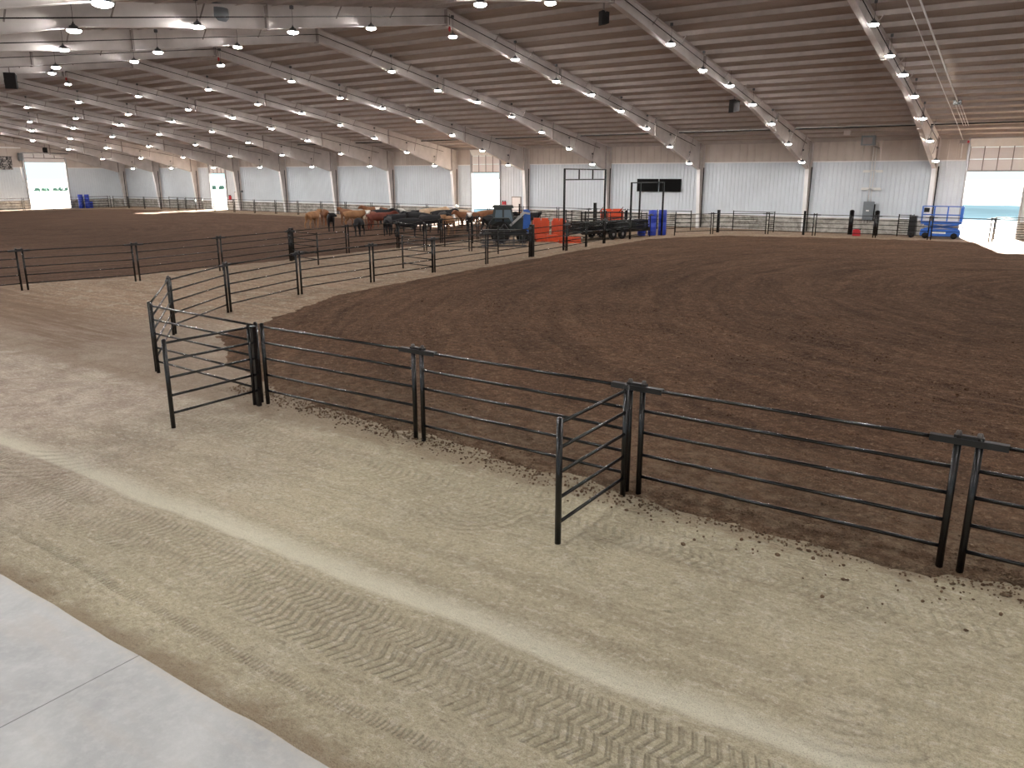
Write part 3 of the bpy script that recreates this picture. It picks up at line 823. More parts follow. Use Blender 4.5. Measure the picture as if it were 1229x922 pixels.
for z, w in ((3.2,.62), (4.42,.6)):
    ob('strut', MB().box((-w,-.12,z),(w,-.04,z+.05)), M['conduit'], t)
    for s_ in (-1, 1): ob('junction_box', MB().box((s_*.42-.24,-.18,z-.12),(s_*.42+.24,-.1,z+.02)), M['white'], t)
for x, lab in ((-11.98,'left of the grey electrical cabinet'), (-10.3,'right of the grey electrical cabinet')):
    t = thing('bollard', 'thick black protective bollard ' + lab, 'bollard', (x, 60.8, 0), 0, 'bollards by the electrical cabinet')
    ob('pipe', MB().tube((0,0,0),(0,0,1.66), .16, 16), M['black'], t); ob('cap', MB().lathe([(.16,1.66),(.1,1.72),(.0005,1.74)], 16), M['black'], t)
t = thing('fuel_can', 'small red fuel can on the ground by the far wall fence', 'fuel can', (-11.3, 59.6, 0))
ob('body', MB().prism([(-.24,.0),(.24,.0),(.24,.34),(.16,.44),(-.2,.44),(-.24,.38)], -.14, .14, 'y'), M['red'], t)
ob('handle', MB().beam((-.12,0,.46),(.12,0,.46), .04, .04), M['red'], t); ob('spout', MB().tube((.18,0,.42),(.26,0,.52), .03, 8), M['black'], t)

for k, (x, lab) in enumerate(((-43.2,'right of the middle doorway'), (-84.75+.5,'right of the far left doorway'))):
    t = thing('fire_extinguisher', 'red fire extinguisher hanging on the wall ' + lab, 'fire extinguisher', (x, YW-.16, 1.22), 0, 'wall hung fire extinguishers')
    for s_ in (-.12, .12): ob('cylinder', MB().tube((s_,0,0),(s_,0,.5), .09, 12), M['red'], t)
    for s_ in (-.12, .12): ob('valve', MB().box((s_-.04,-.05,.5),(s_+.04,.04,.6)), M['black'], t)
    d = thing('door_%d' % (5+k), None, None, (x+.95, YW, 0)); d['kind'] = 'structure'
    ob('door_leaf', MB().box((-.05,-.13,.02),(.86,-.07,2.12)), M['door'], d)
    ob('door_frame', MB().box((-.12,-.11,0),(-.05,-.04,2.2)).box((.86,-.11,0),(.93,-.04,2.2)).box((-.12,-.11,2.12),(.93,-.04,2.2)), M['splice'], d)
    ob('door_handle', MB().box((.72,-.19,1.0),(.8,-.13,1.06)), M['track'], d)
    t = thing('wall_lamp', 'small dark wall lamp beside the side door ' + lab, 'lamp', (x+2.35, YW-.05, 2.15), 0, 'small wall lamps beside the side doors')
    ob('lamp_body', MB().box((-.12,-.2,0),(.12,0,.2)), M['greybox'], t); ob('arm', MB().beam((0,-.05,.2),(0,0,.3), .03, .03), M['greybox'], t)

t = thing('wall_banner', 'black and white patterned banner high on the left end wall', 'banner', (XL+.1, 0, 0))
ob('banner_cloth', MB().box((0,43.6,4.82),(.02,47.95,6.35)), M['banner'], t)
ob('hem_rod', MB().tube((.01,43.5,6.36),(.01,48.05,6.36), .03, 6), M['black'], t)
t = thing('door_operator', 'dark motor box at the top left of the left end doorway', 'door motor', (XL+.25, 48.95, 5.9))
ob('motor_box', MB().box((-.15,-.25,0),(.2,.2,.9)), M['greybox'], t); ob('chain', MB().path([(.1,-.2,.0),(.1,-.2,-2.6)], .015, 4), M['splice'], t)

def speaker(x, y, z, rz, s, label):
    t = thing('loudspeaker', label, 'loudspeaker', (x,y,z), rz, 'dark loudspeakers hung from the roof')
    ob('cabinet', MB().prism([(-.28*s,-.35*s),(.22*s,-.45*s),(.22*s,.45*s),(-.28*s,.35*s)], -.3*s, .3*s, 'y'), M['speaker'], t)
    ob('grille', MB().prism([(.22*s,-.42*s),(.24*s,-.42*s),(.24*s,.42*s),(.22*s,.42*s)], -.27*s, .27*s, 'y'), M['speaker'], t)
    ob('yoke', MB().beam((0,0,.35*s),(0,0,1.0*s), .05, .05, (0,1,0)).beam((0,-.3*s,.38*s),(0,.3*s,.38*s), .05, .04), M['splice'], t)
speaker(-16.2, 46.6, 7.95, -2.2, .8, 'dark loudspeaker hung under the second frame from the right')
speaker(-16.3, 30.6, 10.25, -2.2, .6, 'dark loudspeaker cut by the top edge right of the centre')
speaker(-46.6, 21.5, 8.9, -.6, .9, 'dark loudspeaker at the left edge under the near roof slope')
speaker(XL+1.1, 51.6, 7.2, 0, .7, 'dark loudspeaker above the left end doorway')
t = thing('ceiling_fan_motor', 'grey teal round fan motor cut by the top edge at upper left', 'fan', (-24.0, 17.9, 9.15))
ob('motor', MB().lathe([(.0,.45),(.15,.45),(.18,.3),(.34,.28),(.36,.0),(.25,-.12),(.0,-.14)], 20), M['greybox'], t)
ob('downrod', MB().tube((0,0,.42),(0,0,.72), .04, 8), M['splice'], t)
t = thing('unit_heater', 'grey unit heater hung by the far wall above the electrical cabinet', 'heater', (-11.15, 59.4, 6.35))
ob('heater_body', MB().box((-.42,-.3,-.28),(.42,.3,.35)), M['greybox'], t)
ob('louvre', MB().box((-.3,-.34,-.2),(.3,-.3,.22)), M['splice'], t)
for s_ in (-.3,.3): ob('hanger_rod', MB().tube((s_,0,.35),(s_,0,.62), .012, 5), M['splice'], t)
ob('vent_elbow', MB().path([(.0,.3,0),(.25,.6,-.3),(.25,2.7,-.4)], .05, 8), M['splice'], t)
t = thing('roof_box', 'small pale junction box on the purlin left of the hanging heater', 'junction box', (-12.35, 58.4, 6.72))
ob('box_body', MB().box((-.2,-.15,0),(.2,.15,.3)), M['steel'], t); ob('cover', MB().box((-.18,-.17,.02),(.18,-.15,.28)), M['steel'], t)
# long thin pipes under the roof above the right doorway
t = thing('roof_conduit', 'thin pale conduit under the roof running to the right doorway, left of two', 'conduit', (-5.75,0,0), 0, 'conduits above the right doorway')
ob('pipe', MB().path([(0,34,ztop(34)-.1),(0,57.2,ztop(57.2)-.1),(0,61.9,ztop(61.9)-.2),(0,61.9,5.2)], .022, 6), M['conduit'], t)
t = thing('roof_conduit', 'thicker pale conduit under the roof ending in a dark box, right of two', 'conduit', (-5.3,0,0), 0, 'conduits above the right doorway')
ob('pipe', MB().path([(0,34,ztop(34)-.1),(0,51.2,ztop(51.2)-.1)], .04, 6), M['conduit'], t)
ob('splitter_box', MB().box((-.2,51.2,ztop(51.2)-.25),(.2,51.45,ztop(51.2)-.02)), M['black'], t)
for u in (-.14, 0, .14): ob('branch_pipe', MB().path([(u,51.45,ztop(51.45)-.12),(u,57.5,ztop(57.5)-.12)], .018, 5), M['conduit'], t)
t = thing('door_opener', 'small dark red motor at the top left of the right doorway', 'door motor', (-5.6, 61.6, 6.15))
ob('motor_box', MB().box((-.3,-.2,0),(.15,.1,.2)), M['splice'], t); ob('motor_cap', MB().box((.15,-.18,.02),(.26,.08,.18)), M['red'], t)

# ------------------------------------------------------------------ barrels, barriers, machines
bar = None
def barrel(x, y, z, label, group):
    global bar
    if bar is None:
        bar = thing('plastic_barrel', label, 'barrel', (x,y,z), 0, group)
        ob('drum', MB().lathe([(.0,0),(.27,.0),(.285,.03),(.285,.27),(.30,.29),(.30,.32),(.285,.34),(.285,.56),(.30,.58),(.30,.61),(.285,.63),(.285,.84),(.27,.87),(.25,.87),(.25,.84),(.0,.84)], 20), M['blue'], bar)
        ob('bung', MB().tube((.15,0,.84),(.15,0,.87), .035, 8), M['white'], bar)
        ob('band_label', MB().lathe([(.288,.36),(.288,.52)], 5, (0,0,0)), M['white'], bar) if False else None
    else: dup(bar, (x,y,z), random.uniform(0,6), label, group)
g1 = 'blue barrels stacked near the tall gate frame'
barrel(-23.95, 51.5, 0, 'blue plastic barrel on the ground, left end of the stack near the screens', g1)
barrel(-23.42, 52.1, 0, 'blue plastic barrel on the ground, middle of the stack near the screens', g1)
barrel(-22.95, 52.75, 0, 'blue plastic barrel on the ground, right end of the stack near the screens', g1)
barrel(-23.42, 52.1, .87, 'blue plastic barrel stacked on the middle barrel near the screens', g1)
barrel(-22.95, 52.75, .87, 'blue plastic barrel stacked on the right barrel near the screens', g1)
g2 = 'blue barrels at the far left end wall'
barrel(-105.3, 54.9, 0, 'blue barrel beside the left end doorway, on the ground nearest the door', g2)
barrel(-104.95, 55.55, 0, 'blue barrel at the left end wall, on the ground further from the door', g2)
barrel(-105.5, 56.25, 0, 'blue barrel at the left end wall, on the ground against the dark panel', g2)
barrel(-105.3, 54.9, .87, 'blue barrel at the left end wall, stacked nearest the door', g2)
barrel(-104.95, 55.55, .87, 'blue barrel at the left end wall, stacked further from the door', g2)

def barrier(x, y, z, rz, L, h, label, group='orange plastic barriers'):
    t = thing('plastic_barrier', label, 'barrier', (x,y,z), rz, group)
    w = .3
    prof = [(-w,0),(w,0),(w,.10*h),(w*.75,.2*h),(w*.62,h),(-w*.62,h),(-w*.75,.2*h),(-w,.10*h)]
    b = MB(); b.prism(prof, -L/2, -L*.04, 'x'); b.prism(prof, L*.04, L/2, 'x'); b.prism([(p[0]*.6, p[1]*.9) for p in prof], -L*.04, L*.04, 'x')
    for zz in (.3, .55, .8): b.prism([(-w*.78, zz*h), (w*.78, zz*h), (w*.74, zz*h+.05), (-w*.74, zz*h+.05)], -L/2, L/2, 'x')
    ob('shell', b, M['orange'], t)
    for s_ in (-1, 1): ob('hinge_lug', MB().tube((s_*(L/2+.04),0,.2*h),(s_*(L/2+.04),0,.9*h), .04, 8), M['orange'], t)
    ob('forklift_slot', MB().box((-L*.3,-w-.004,.02),(-L*.12,-w+.0,.10*h)).box((L*.12,-w-.004,.02),(L*.3,-w,.10*h)), M['worn'], t)
barrier(-27.75, 44.2, .0, .60, .95, 1.40, 'tall orange plastic barrier standing right of the tractor, left of two')
barrier(-26.85, 45.0, .0, .60, .80, 1.38, 'tall orange plastic barrier standing right of the tractor, right of two')
barrier(-26.75, 43.3, .0, .75, 1.4, .42, 'low orange plastic barrier lying in front of the two tall ones')
barrier(-24.9, 43.1, .0, .9, 1.3, .40, 'low orange plastic barrier lying left of the loaded trailer')
barrier(-27.9, 54.6, .55, .65, 1.6, 1.1, 'orange plastic barrier behind the loaded trailer')
t = thing('storage_crate', 'black crate under the orange barrier behind the trailer', 'crate', (-27.9, 54.6, 0), .65)
ob('crate_body', MB().box((-.9,-.4,.08),(.9,.4,.55)), M['worn'], t); ob('runner', MB().box((-.9,-.4,0),(.9,-.3,.08)).box((-.9,.3,0),(.9,.4,.08)), M['black'], t)

# flat trailer with pipe panels on it
tr = thing('flat_trailer', 'low black flat trailer loaded with pipe panels beyond the orange barriers', 'trailer', (-24.75, 47.9, 0), math.atan2(5.2, 1.5))
ob('deck', MB().box((-3.3,-.85,.50),(3.3,.85,.60)), M['worn'], tr)
ob('side_rail', MB().box((-3.3,-.9,.42),(3.3,-.85,.62)).box((-3.3,.85,.42),(3.3,.9,.62)), M['black'], tr)
for u in (-.55, .35):
    for v in (-.98, .98):
        w = ob('wheel', MB().lathe([(.12,-.1),(.30,-.1),(.33,-.06),(.33,.06),(.30,.1),(.12,.1)], 18, (u, v, .33), 'y'), M['rubber'], tr)
        ob('hub', MB().lathe([(.0005,-.07),(.12,-.08),(.12,.08),(.0005,.07)], 12, (u, v, .33), 'y'), M['aluminium'], w)
ob('drawbar', MB().beam((-3.3,-.5,.5),(-3.7,0,.42), .08, .1).beam((-3.3,.5,.5),(-3.7,0,.42), .08, .1), M['black'], tr)
ob('jack', MB().tube((-3.65,0,0),(-3.65,0,.7), .04, 8), M['black'], tr)
def flat_panel(cx, cy, z, rz, label):
    L = 3.4
    t = thing('stacked_panel', label, 'fence panel', (cx,cy,z), rz, 'black pipe panels loaded flat on the trailer')
    for u in (-L/2, L/2): ob('post', MB().tube((u,-.7,0),(u,.7,0), .037, 8), M['black'], t)
    for v in (-.6,-.3,0,.3,.6): ob('rail', MB().tube((-L/2,v,0),(L/2,v,0), .022, 6), M['black'], t)
ang = math.atan2(5.2, 1.5)
for k in range(7):
    for s_, nm in ((-1,'front'), (1,'back')):
        cx = -24.75 + s_*1.62*math.cos(ang) + random.uniform(-.06,.06); cy = 47.9 + s_*1.62*math.sin(ang)
        flat_panel(cx, cy, .645 + .08*k, ang + random.uniform(-.02,.02), 'black pipe panel lying flat in the %s stack on the trailer, %s from the bottom' % (nm, ORD[k]))
# bits of machinery standing behind the trailer
def chute(x, y, rz, label):
    t = thing('stock_chute', label, 'chute', (x,y,0), rz, 'steel stock chutes behind the trailer')
    for u in (-.8, .8):
        for v in (-.35, .35): ob('post', MB().beam((u,v,0),(u,v,1.65), .08, .08, (0,1,0)), M['black'], t)
    for v in (-.35, .35):
        ob('side_gate', MB().beam((-.8,v,1.5),(.8,v,1.5), .05, .05).beam((-.8,v,1.1),(.8,v,1.1), .05, .05).beam((-.8,v,.6),(.8,v,.6), .05, .05).box((-.8,v-.01,.15),(.8,v+.01,.6)), M['worn'], t)
    ob('crossbar', MB().beam((-.8,-.35,1.63),(-.8,.35,1.63), .07, .07).beam((.8,-.35,1.63),(.8,.35,1.63), .07, .07), M['aluminium'], t)
    ob('lever', MB().tube((.2,-.35,1.5),(.5,-.45,1.9), .025, 6), M['black'], t)
chute(-27.3, 50.6, .9, 'dark steel stock chute behind the trailer, left one')
chute(-26.6, 52.4, .9, 'dark steel stock chute behind the trailer, right one')

# tractor
tr = thing('tractor', 'dark cabbed tractor with a blue nose parked behind the grey implement', 'tractor', (-28.6, 41.6, 0), .60)
ob('cab', MB().prism([(-1.0,.75),(.35,.75),(.45,1.15),(.25,2.15),(-.85,2.15),(-1.05,1.2)], -.62, .62, 'y'), M['darkgrey'], tr)
ob('cab_roof', MB().prism([(-1.0,2.13),(.38,2.13),(.32,2.28),(-.9,2.30)], -.70, .70, 'y'), M['darkgrey'], tr)
ob('side_window', MB().prism([(-.82,1.30),(-.34,1.30),(-.34,2.02),(-.74,2.02)], -.635, .635, 'y'), M['glass'], tr)
ob('side_window', MB().prism([(-.22,1.30),(.34,1.30),(.18,2.02),(-.22,2.02)], -.635, .635, 'y'), M['glass'], tr)
ob('hood', MB().prism([(.35,.85),(1.0,.80),(1.0,1.5),(.4,1.6)], -.34, .34, 'y'), M['darkgrey'], tr)
ob('nose_guard', MB().prism([(.95,.35),(1.45,.35),(1.42,1.9),(1.30,2.02),(1.0,2.0)], -.42, .42, 'y'), M['bluepaint'], tr)
ob('exhaust', MB().tube((.75,.42,1.6),(.75,.42,2.35), .05, 8), M['black'], tr)
ob('loader_arm', MB().beam((.15,-.60,1.05),(1.05,-.60,1.85), .1, .14).beam((1.0,-.60,1.85),(1.4,-.60,1.78), .1, .12), M['aluminium'], tr)
ob('loader_arm', MB().beam((.15,.60,1.05),(1.05,.60,1.85), .1, .14).beam((1.0,.60,1.85),(1.4,.60,1.78), .1, .12), M['aluminium'], tr)
for u, r, w in ((-.45,.66,.34), (.95,.42,.24)):
    for v in (-.82, .82):
        wh = ob('wheel', MB().lathe([(r*.5,-w/2),(r*.93,-w/2),(r,-w*.3),(r,w*.3),(r*.93,w/2),(r*.5,w/2)], 22, (u, v, r), 'y'), M['rubber'], tr)
        ob('wheel_rim', MB().lathe([(.0005,-w*.25),(r*.5,-w*.4),(r*.5,w*.4),(.0005,w*.25)], 16, (u, v, r), 'y'), M['darkgrey'], wh)
ob('fender', MB().prism([(-1.15,1.1),(-.85,1.48),(.05,1.48),(.3,1.1),(.3,1.16),(.08,1.55),(-.88,1.55),(-1.2,1.15)], -1.05, -.62, 'y').prism([(-1.15,1.1),(-.85,1.48),(.05,1.48),(.3,1.1),(.3,1.16),(.08,1.55),(-.88,1.55),(-1.2,1.15)], .62, 1.05, 'y'), M['darkgrey'], tr)
ob('hitch', MB().beam((-1.0,0,.55),(-1.6,0,.5), .3, .1), M['black'], tr)
# harrow / arena drag
hr = thing('arena_drag', 'dark grey arena drag implement with discs and roller in the alley', 'implement', (-27.0, 38.9, 0), .60)
ob('main_frame', MB().beam((-1.4,-.5,.72),(1.4,-.5,.72), .1, .12).beam((-1.4,.5,.72),(1.4,.5,.72), .1, .12).beam((-1.4,-.5,.72),(-1.4,.5,.72), .1, .12).beam((1.4,-.5,.72),(1.4,.5,.72), .1, .12).beam((0,-.5,.72),(0,.5,.72), .1, .12), M['worn'], hr)
ob('mast', MB().beam((-.35,.5,.78),(0,.6,1.25), .08, .08).beam((.35,.5,.78),(0,.6,1.25), .08, .08), M['worn'], hr)
for i in range(9):
    u = -1.25 + i*.31; ob('disc_hanger', MB().beam((u,.35,.3),(u,.5,.70), .03, .06), M['worn'], hr); ob('disc', MB().lathe([(.0005,-.02),(.27,-.01),(.28,.0),(.27,.01),(.0005,.02)], 18, (u,.35,.29), 'x'), M['tine'], hr)
ob('weight_tray', MB().box((-1.3,-.3,.78),(1.3,.25,.98)), M['worn'], hr)
rl = MB()
for i in range(8):
    a = 2*math.pi*i/8; rl.beam((-1.35,-.5+.2*math.cos(a),.22+.2*math.sin(a)),(1.35,-.5+.2*math.cos(a),.22+.2*math.sin(a)), .03, .03)
ob('roller_cage', rl, M['tine'], hr)
for s_ in (-1.38, 1.38): ob('roller_bracket', MB().beam((s_,-.5,.2),(s_,-.5,.72), .04, .12, (0,1,0)), M['worn'], hr)
for i in range(5): ob('spring_tine', MB().path([(-1.1+.55*i,0,.7),(-1.1+.55*i,-.12,.4),(-1.1+.55*i,.02,.03)], .025, 5), M['tine'], hr)

# scissor lift
sl_ = thing('scissor_lift', 'blue scissor lift parked by the far wall beside the right doorway', 'scissor lift', (-6.2, 60.3, 0), .05)
ob('chassis', MB().prism([(-1.15,.14),(1.15,.14),(1.2,.3),(1.15,.60),(-1.15,.60),(-1.2,.3)], -.42, .42, 'y'), M['bluepaint'], sl_)
ob('decal_panel', MB().box((-.45,-.428,.34),(.35,-.42,.48)), M['white'], sl_)
for u in (-.85, .85):
    for v in (-.38, .38): ob('wheel', MB().lathe([(.0005,-.07),(.19,-.07),(.2,0),(.19,.07),(.0005,.07)], 16, (u, v*1.15, .2), 'y'), M['rubber'], sl_)
for v in (-.3, .3):
    ob('scissor_arm', MB().beam((-1.0,v,.62),(1.0,v,.92), .05, .09).beam((-1.0,v,.92),(1.0,v,.62), .05, .09), M['bluepaint'], sl_)
ob('platform', MB().box((-1.2,-.42,.95),(1.2,.42,1.12)), M['bluepaint'], sl_)
for z in (1.55, 2.1):
    ob('guard_rail', MB().beam((-1.2,-.4,z),(1.2,-.4,z), .04, .04).beam((-1.2,.4,z),(1.2,.4,z), .04, .04).beam((-1.2,-.4,z),(-1.2,.4,z), .04, .04).beam((1.2,-.4,z),(1.2,.4,z), .04, .04), M['bluepaint'], sl_)
for u in (-1.2, -.5, .3, 1.2):
    for v in (-.4, .4): ob('guard_post', MB().beam((u,v,1.1),(u,v,2.1), .045, .045, (0,1,0)), M['bluepaint'], sl_)
ob('control_box', MB().box((-1.1,-.42,1.72),(-.78,-.2,2.0)), M['black'], sl_)
ob('entry_gate', MB().box((1.05,-.42,1.15),(1.22,-.1,2.05)), M['bluepaint'], sl_)
ob('ladder', MB().beam((1.28,-.2,.3),(1.28,-.2,1.1), .04, .04, (0,1,0)).beam((1.28,.2,.3),(1.28,.2,1.1), .04, .04, (0,1,0)).beam((1.28,-.2,.55),(1.28,.2,.55), .04, .04).beam((1.28,-.2,.85),(1.28,.2,.85), .04, .04), M['bluepaint'], sl_)
t = thing('tool_cart', 'dark upright equipment cart left of the blue scissor lift', 'cart', (-7.9, 60.2, 0))
ob('cart_body', MB().box((-.22,-.3,.15),(.22,.3,1.45)), M['worn'], t)
for v in (-.3,.3): ob('wheel', MB().lathe([(.0005,-.04),(.14,-.04),(.15,0),(.14,.04),(.0005,.04)], 12, (0, v, .15), 'y'), M['rubber'], t)
ob('handle', MB().beam((-.22,-.3,1.5),(-.22,.3,1.5), .04, .04), M['black'], t)

# ------------------------------------------------------------------ cattle
def skin_mesh(name, verts, edges, rad, sub=2):
    me = bpy.data.meshes.new(name + '_skeleton'); me.from_pydata(verts, edges, []); me.update()
    o = bpy.data.objects.new(name + '_skeleton', me); C.objects.link(o)
    o.modifiers.new('s', 'SKIN')
    for v, r in zip(me.skin_vertices[0].data, rad): v.radius = r if isinstance(r, tuple) else (r, r)
    me.skin_vertices[0].data[0].use_root = True
    sb = o.modifiers.new('u', 'SUBSURF'); sb.levels = sb.render_levels = sub
    dg = bpy.context.evaluated_depsgraph_get(); dg.update()
    out = bpy.data.meshes.new_from_object(o.evaluated_get(dg))
    bpy.data.objects.remove(o); bpy.data.meshes.remove(me)
    out.name = name
    out.polygons.foreach_set('use_smooth', [True]*len(out.polygons))
    return out
def cow_mesh(name, neck, head, muzz, step):
    V = [(-.72,0,1.10),(-.35,0,1.04),(.1,0,1.0),(.5,0,1.05),(.78,0,1.12), neck, head, muzz]
    r = [(.25,.27),(.30,.33),(.32,.36),(.27,.34),(.19,.26),.15,.125,.075]
    E_ = [(i, i+1) for i in range(7)]
    def leg(root, hip, pts, rr):
        a = len(V); V.append(hip); r.append(.13); E_.append((root, a)); 
        for k, (p, q) in enumerate(zip(pts, rr)):
            V.append(p); r.append(q); E_.append((len(V)-2, len(V)-1))
    for sy, st in ((1, step), (-1, -step)):
        leg(3, (.55, .16*sy, .86), [(.56+st*.4, .17*sy, .50), (.54+st*.8, .17*sy, .12), (.56+st*.8, .17*sy, .02)], [.075, .045, .055])
        leg(0, (-.70, .17*sy, .90), [(-.58-st*.3, .18*sy, .66), (-.84-st*.6, .18*sy, .42), (-.78-st*.7, .18*sy, .10), (-.76-st*.7, .18*sy, .02)], [.10, .055, .042, .052])
    a = len(V); V += [(-.98,0,1.16), (-1.05,0,.85), (-1.05,0,.45)]; r += [.045, .03, .04]; E_ += [(0, a), (a, a+1), (a+1, a+2)]
    for sy in (1, -1):
        a = len(V); V.append((head[0]-.07, .22*sy, head[2]+.10)); r.append(.035); E_.append((6, a))
    return skin_mesh(name, V, E_, r)
COWS = [cow_mesh('cow_standing', (1.0,0,1.28), (1.22,0,1.34), (1.47,0,1.18), .12),
        cow_mesh('cow_head_low', (1.05,0,1.02), (1.28,0,.86), (1.45,0,.64), .05),
        cow_mesh('cow_head_turned', (1.0,.08,1.24), (1.14,.22,1.30), (1.22,.44,1.16), -.14)]
for me in COWS: me.materials.append(HIDES['black'])
CW = {'tan':'tan', 'brown':'brown', 'red':'dark red brown', 'black':'black', 'blackface':'white faced black', 'redface':'white faced red', 'cream':'cream'}
herd = [(-48.6,43.4,'tan',0,1.9,1.0,'at the left edge of the herd'),
 (-50.4,46.4,'brown',1,2.6,1.0,'behind the leftmost tan cow'),
 (-44.5,41.5,'black',2,-0.75,1.0,'standing apart in front at the left of the herd'),
 (-49.3,47.9,'brown',0,3.0,1.0,'in the back row at left'),
 (-47.0,46.4,'tan',0,0.35,1.0,'broadside left of the middle, in front of the back row'),
 (-49.6,51.6,'brown',0,-2.4,1.05,'in the back row above the broadside tan cow'),
 (-39.7,39.6,'black',1,-1.0,.92,'nearest to the camera, seen end on'),
 (-44.6,46.0,'redface',0,-1.1,1.0,'facing the camera beside the nearest black cow'),
 (-48.4,50.9,'blackface',0,-1.0,1.0,'facing the camera in the back row'),
 (-46.0,50.4,'blackface',2,-0.6,1.0,'turning its head, middle of the back row'),
 (-42.6,44.7,'red',0,0.75,1.0,'broadside in the middle of the herd'),
 (-38.2,40.9,'black',0,2.2,.95,'in the front row left of the alley gate'),
 (-45.3,47.6,'black',0,0.2,1.05,'in the back row right of the white faced cows'),
 (-40.0,43.6,'black',2,1.4,1.0,'second row, right of the red brown cow'),
 (-42.9,49.2,'black',1,2.6,1.0,'back row, head down'),
 (-36.2,40.6,'black',1,0.9,.95,'front row by the second fence'),
 (-43.8,52.3,'cream',0,0.5,1.05,'in the sunlit back row, broadside'),
 (-40.2,46.5,'black',0,-2.2,1.0,'middle row facing away'),
 (-41.6,51.0,'black',0,1.0,1.0,'back row beneath the pale cows'),
 (-36.9,44.2,'black',0,0.3,1.0,'second row by the second fence'),
 (-39.3,48.2,'black',2,2.0,1.0,'third row toward the middle doorway'),
 (-35.0,43.6,'tan',0,-1.2,1.0,'facing the camera right of the black cows'),
 (-40.6,52.6,'cream',1,2.7,1.0,'sunlit at the back, head down'),
 (-35.9,47.2,'blackface',0,-0.9,1.0,'toward the right end of the herd'),
 (-37.4,51.9,'brown',0,0.6,1.05,'broadside in the back row at right'),
 (-33.4,46.4,'black',0,1.6,1.0,'at the right end of the herd beside the second fence'),
 (-34.9,51.3,'brown',0,0.3,1.0,'back row, rightmost brown'),
 (-33.0,50.6,'black',2,0.9,1.0,'rightmost of the herd, behind the tractor'),
 (-41.9,46.9,'black',2,1.2,1.0,'third row, between the red brown cow and the back row'),
 (-38.3,44.9,'black',1,2.6,.95,'between the second row and the nearest panels'),
 (-37.9,49.7,'brown',0,-2.0,1.0,'facing away near the back at right'),
 (-34.3,48.9,'black',0,.4,1.0,'broadside near the right end of the herd')]
for x, y, c, p, rz, s, lab in herd:
    o = ob('cow', COWS[p], None, None, (x, y, .045), rz); o.scale = (s, s, s)
    o.material_slots[0].link = 'OBJECT'; o.material_slots[0].material = HIDES[c]
    tag(o, CW[c] + ' cow ' + lab, 'cow', 'cattle standing in the left pen')

# ------------------------------------------------------------------ outside
yd = MB()
def quad(mb, x0, y0, x1, y1, z): mb.add([(x0,y0,z),(x1,y0,z),(x1,y1,z),(x0,y1,z)], [(0,1,2,3)])
quad(yd, -900, YW+.16, 700, 900, -.02); quad(yd, -900, -300, XL-.12, YW+.16, -.02); quad(yd, XL-.12, -300, 700, YN-.15, -.02)
tag(ob('yard_ground', yd, M['yard']), 'glaring pale ground outside the doorways', kind='structure')
lt = MB(); quad(lt, -60, 88, 60, 135, -.005)
quad(lt, -62, 66, -45.3, 84, -.006)
tag(ob('gravel_lot', lt, M['lot']), 'blue grey gravel beyond the right doorway', kind='structure')
def bush(x, y, s, label):
    mb = MB()
    rnd = random.Random(int(x*100+y))
    for k in range(60):
        a = rnd.uniform(0, 6.28); rr = rnd.random()**.5*.8*s; hz = rnd.uniform(.25, 1.0)*s*1.1
        rr *= 1.15 - .6*(hz/(s*1.1))
        c = Vector((rr*math.cos(a), rr*math.sin(a), hz)); q = rnd.uniform(.14, .26)*s
        mb.add([c + v*q*rnd.uniform(.7, 1.2) for v in IC], ICF)
    t = thing('distant_bush', label, 'bush', (x, y, -.02), 0, 'distant bushes beyond the yard')
    ob('foliage', mb, M['leaf'], t); ob('trunk', MB().tube((0,0,0),(0,0,.5*s), .06*s, 6), M['splice'], t)
for k in range(9):
    bush(-222 + random.uniform(-1.5,1.5), 104.2 + 1.75*k, random.uniform(.9, 1.15), 'hazy green bush seen through the left end doorway, %s from the left' % ORD[k])
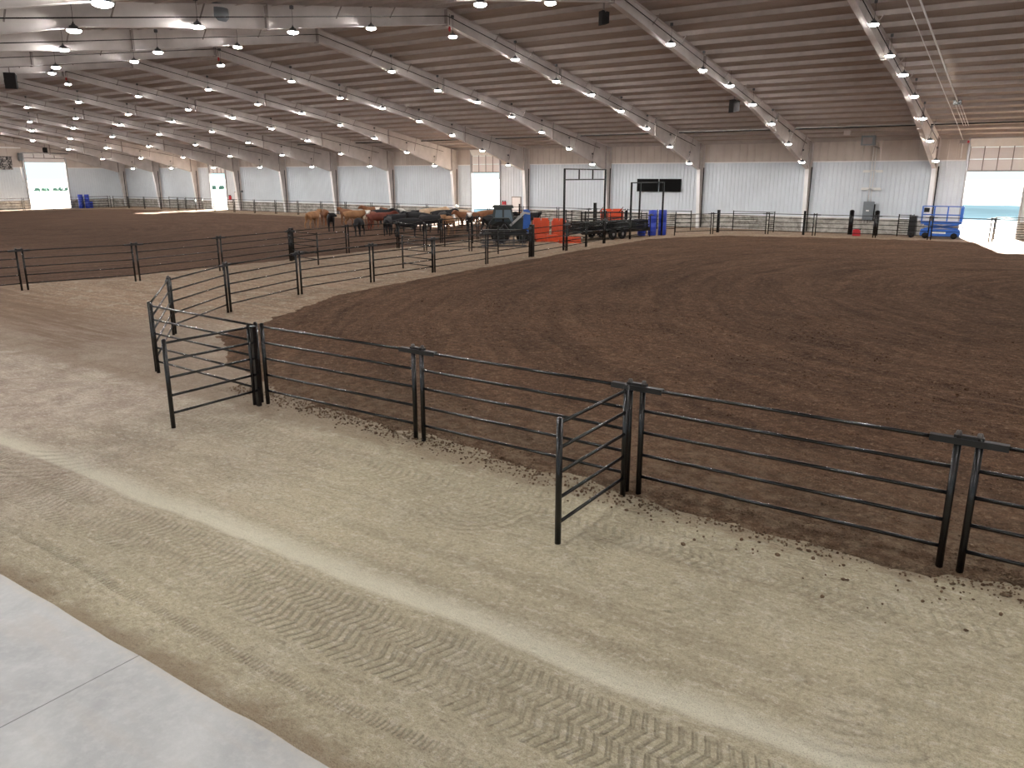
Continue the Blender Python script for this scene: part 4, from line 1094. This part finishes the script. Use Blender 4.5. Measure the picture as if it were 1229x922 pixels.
for k in range(4):
    bush(-205 + 1.5*k, 146 + 1.9*k, 1.25, 'hazy green bush seen through the far left side doorway, %s from the left' % ORD[k])

# ------------------------------------------------------------------ light
w = bpy.data.worlds.new('sky'); sc.world = w; w.use_nodes = True
nt = w.node_tree; nt.nodes.clear()
o_ = nt.nodes.new('ShaderNodeOutputWorld'); bg = nt.nodes.new('ShaderNodeBackground')
tc = nt.nodes.new('ShaderNodeTexCoord'); sp_ = nt.nodes.new('ShaderNodeSeparateXYZ'); rp = nt.nodes.new('ShaderNodeValToRGB')
nt.links.new(tc.outputs['Generated'], sp_.inputs[0]); nt.links.new(sp_.outputs[2], rp.inputs[0])
rp.color_ramp.elements[0].position = .0; rp.color_ramp.elements[0].color = (.78, .98, 1.0, 1)
rp.color_ramp.elements[1].position = .6; rp.color_ramp.elements[1].color = (.42, .62, 1.0, 1)
nt.links.new(rp.outputs[0], bg.inputs[0]); bg.inputs[1].default_value = 1.5
nt.links.new(bg.outputs[0], o_.inputs[0])
sd = bpy.data.lights.new('sun', 'SUN'); sd.energy = 130; sd.angle = R(.6); sd.color = (1, .93, .84)
so = bpy.data.objects.new('sun', sd); C.objects.link(so)
so.rotation_euler = Vector((3.15, -12.7, -4.35)).to_track_quat('-Z', 'Y').to_euler()
so.location = (-20, 90, 30)

# ------------------------------------------------------------------ camera and render settings
cam = bpy.data.cameras.new('camera'); co_ = bpy.data.objects.new('camera', cam); C.objects.link(co_)
co_.location = (0, 0, 4.0516); co_.rotation_euler = (math.pi/2 - .26008, 0, R(34.197))
cam.sensor_width = 36; cam.lens = 36*937.8/1229; cam.clip_end = 2000; cam.clip_start = .05
sc.camera = co_
sc.view_settings.view_transform = 'Standard'; sc.view_settings.look = 'None'
sc.view_settings.exposure = -0.27; sc.view_settings.gamma = 1.0; sc.view_settings.use_curve_mapping = False
cy = sc.cycles
cy.use_denoising = True
cy.max_bounces = 7; cy.diffuse_bounces = 5; cy.glossy_bounces = 3; cy.transmission_bounces = 3
cy.caustics_reflective = False; cy.caustics_refractive = False
cy.sample_clamp_indirect = 6.0
cy.use_light_tree = True
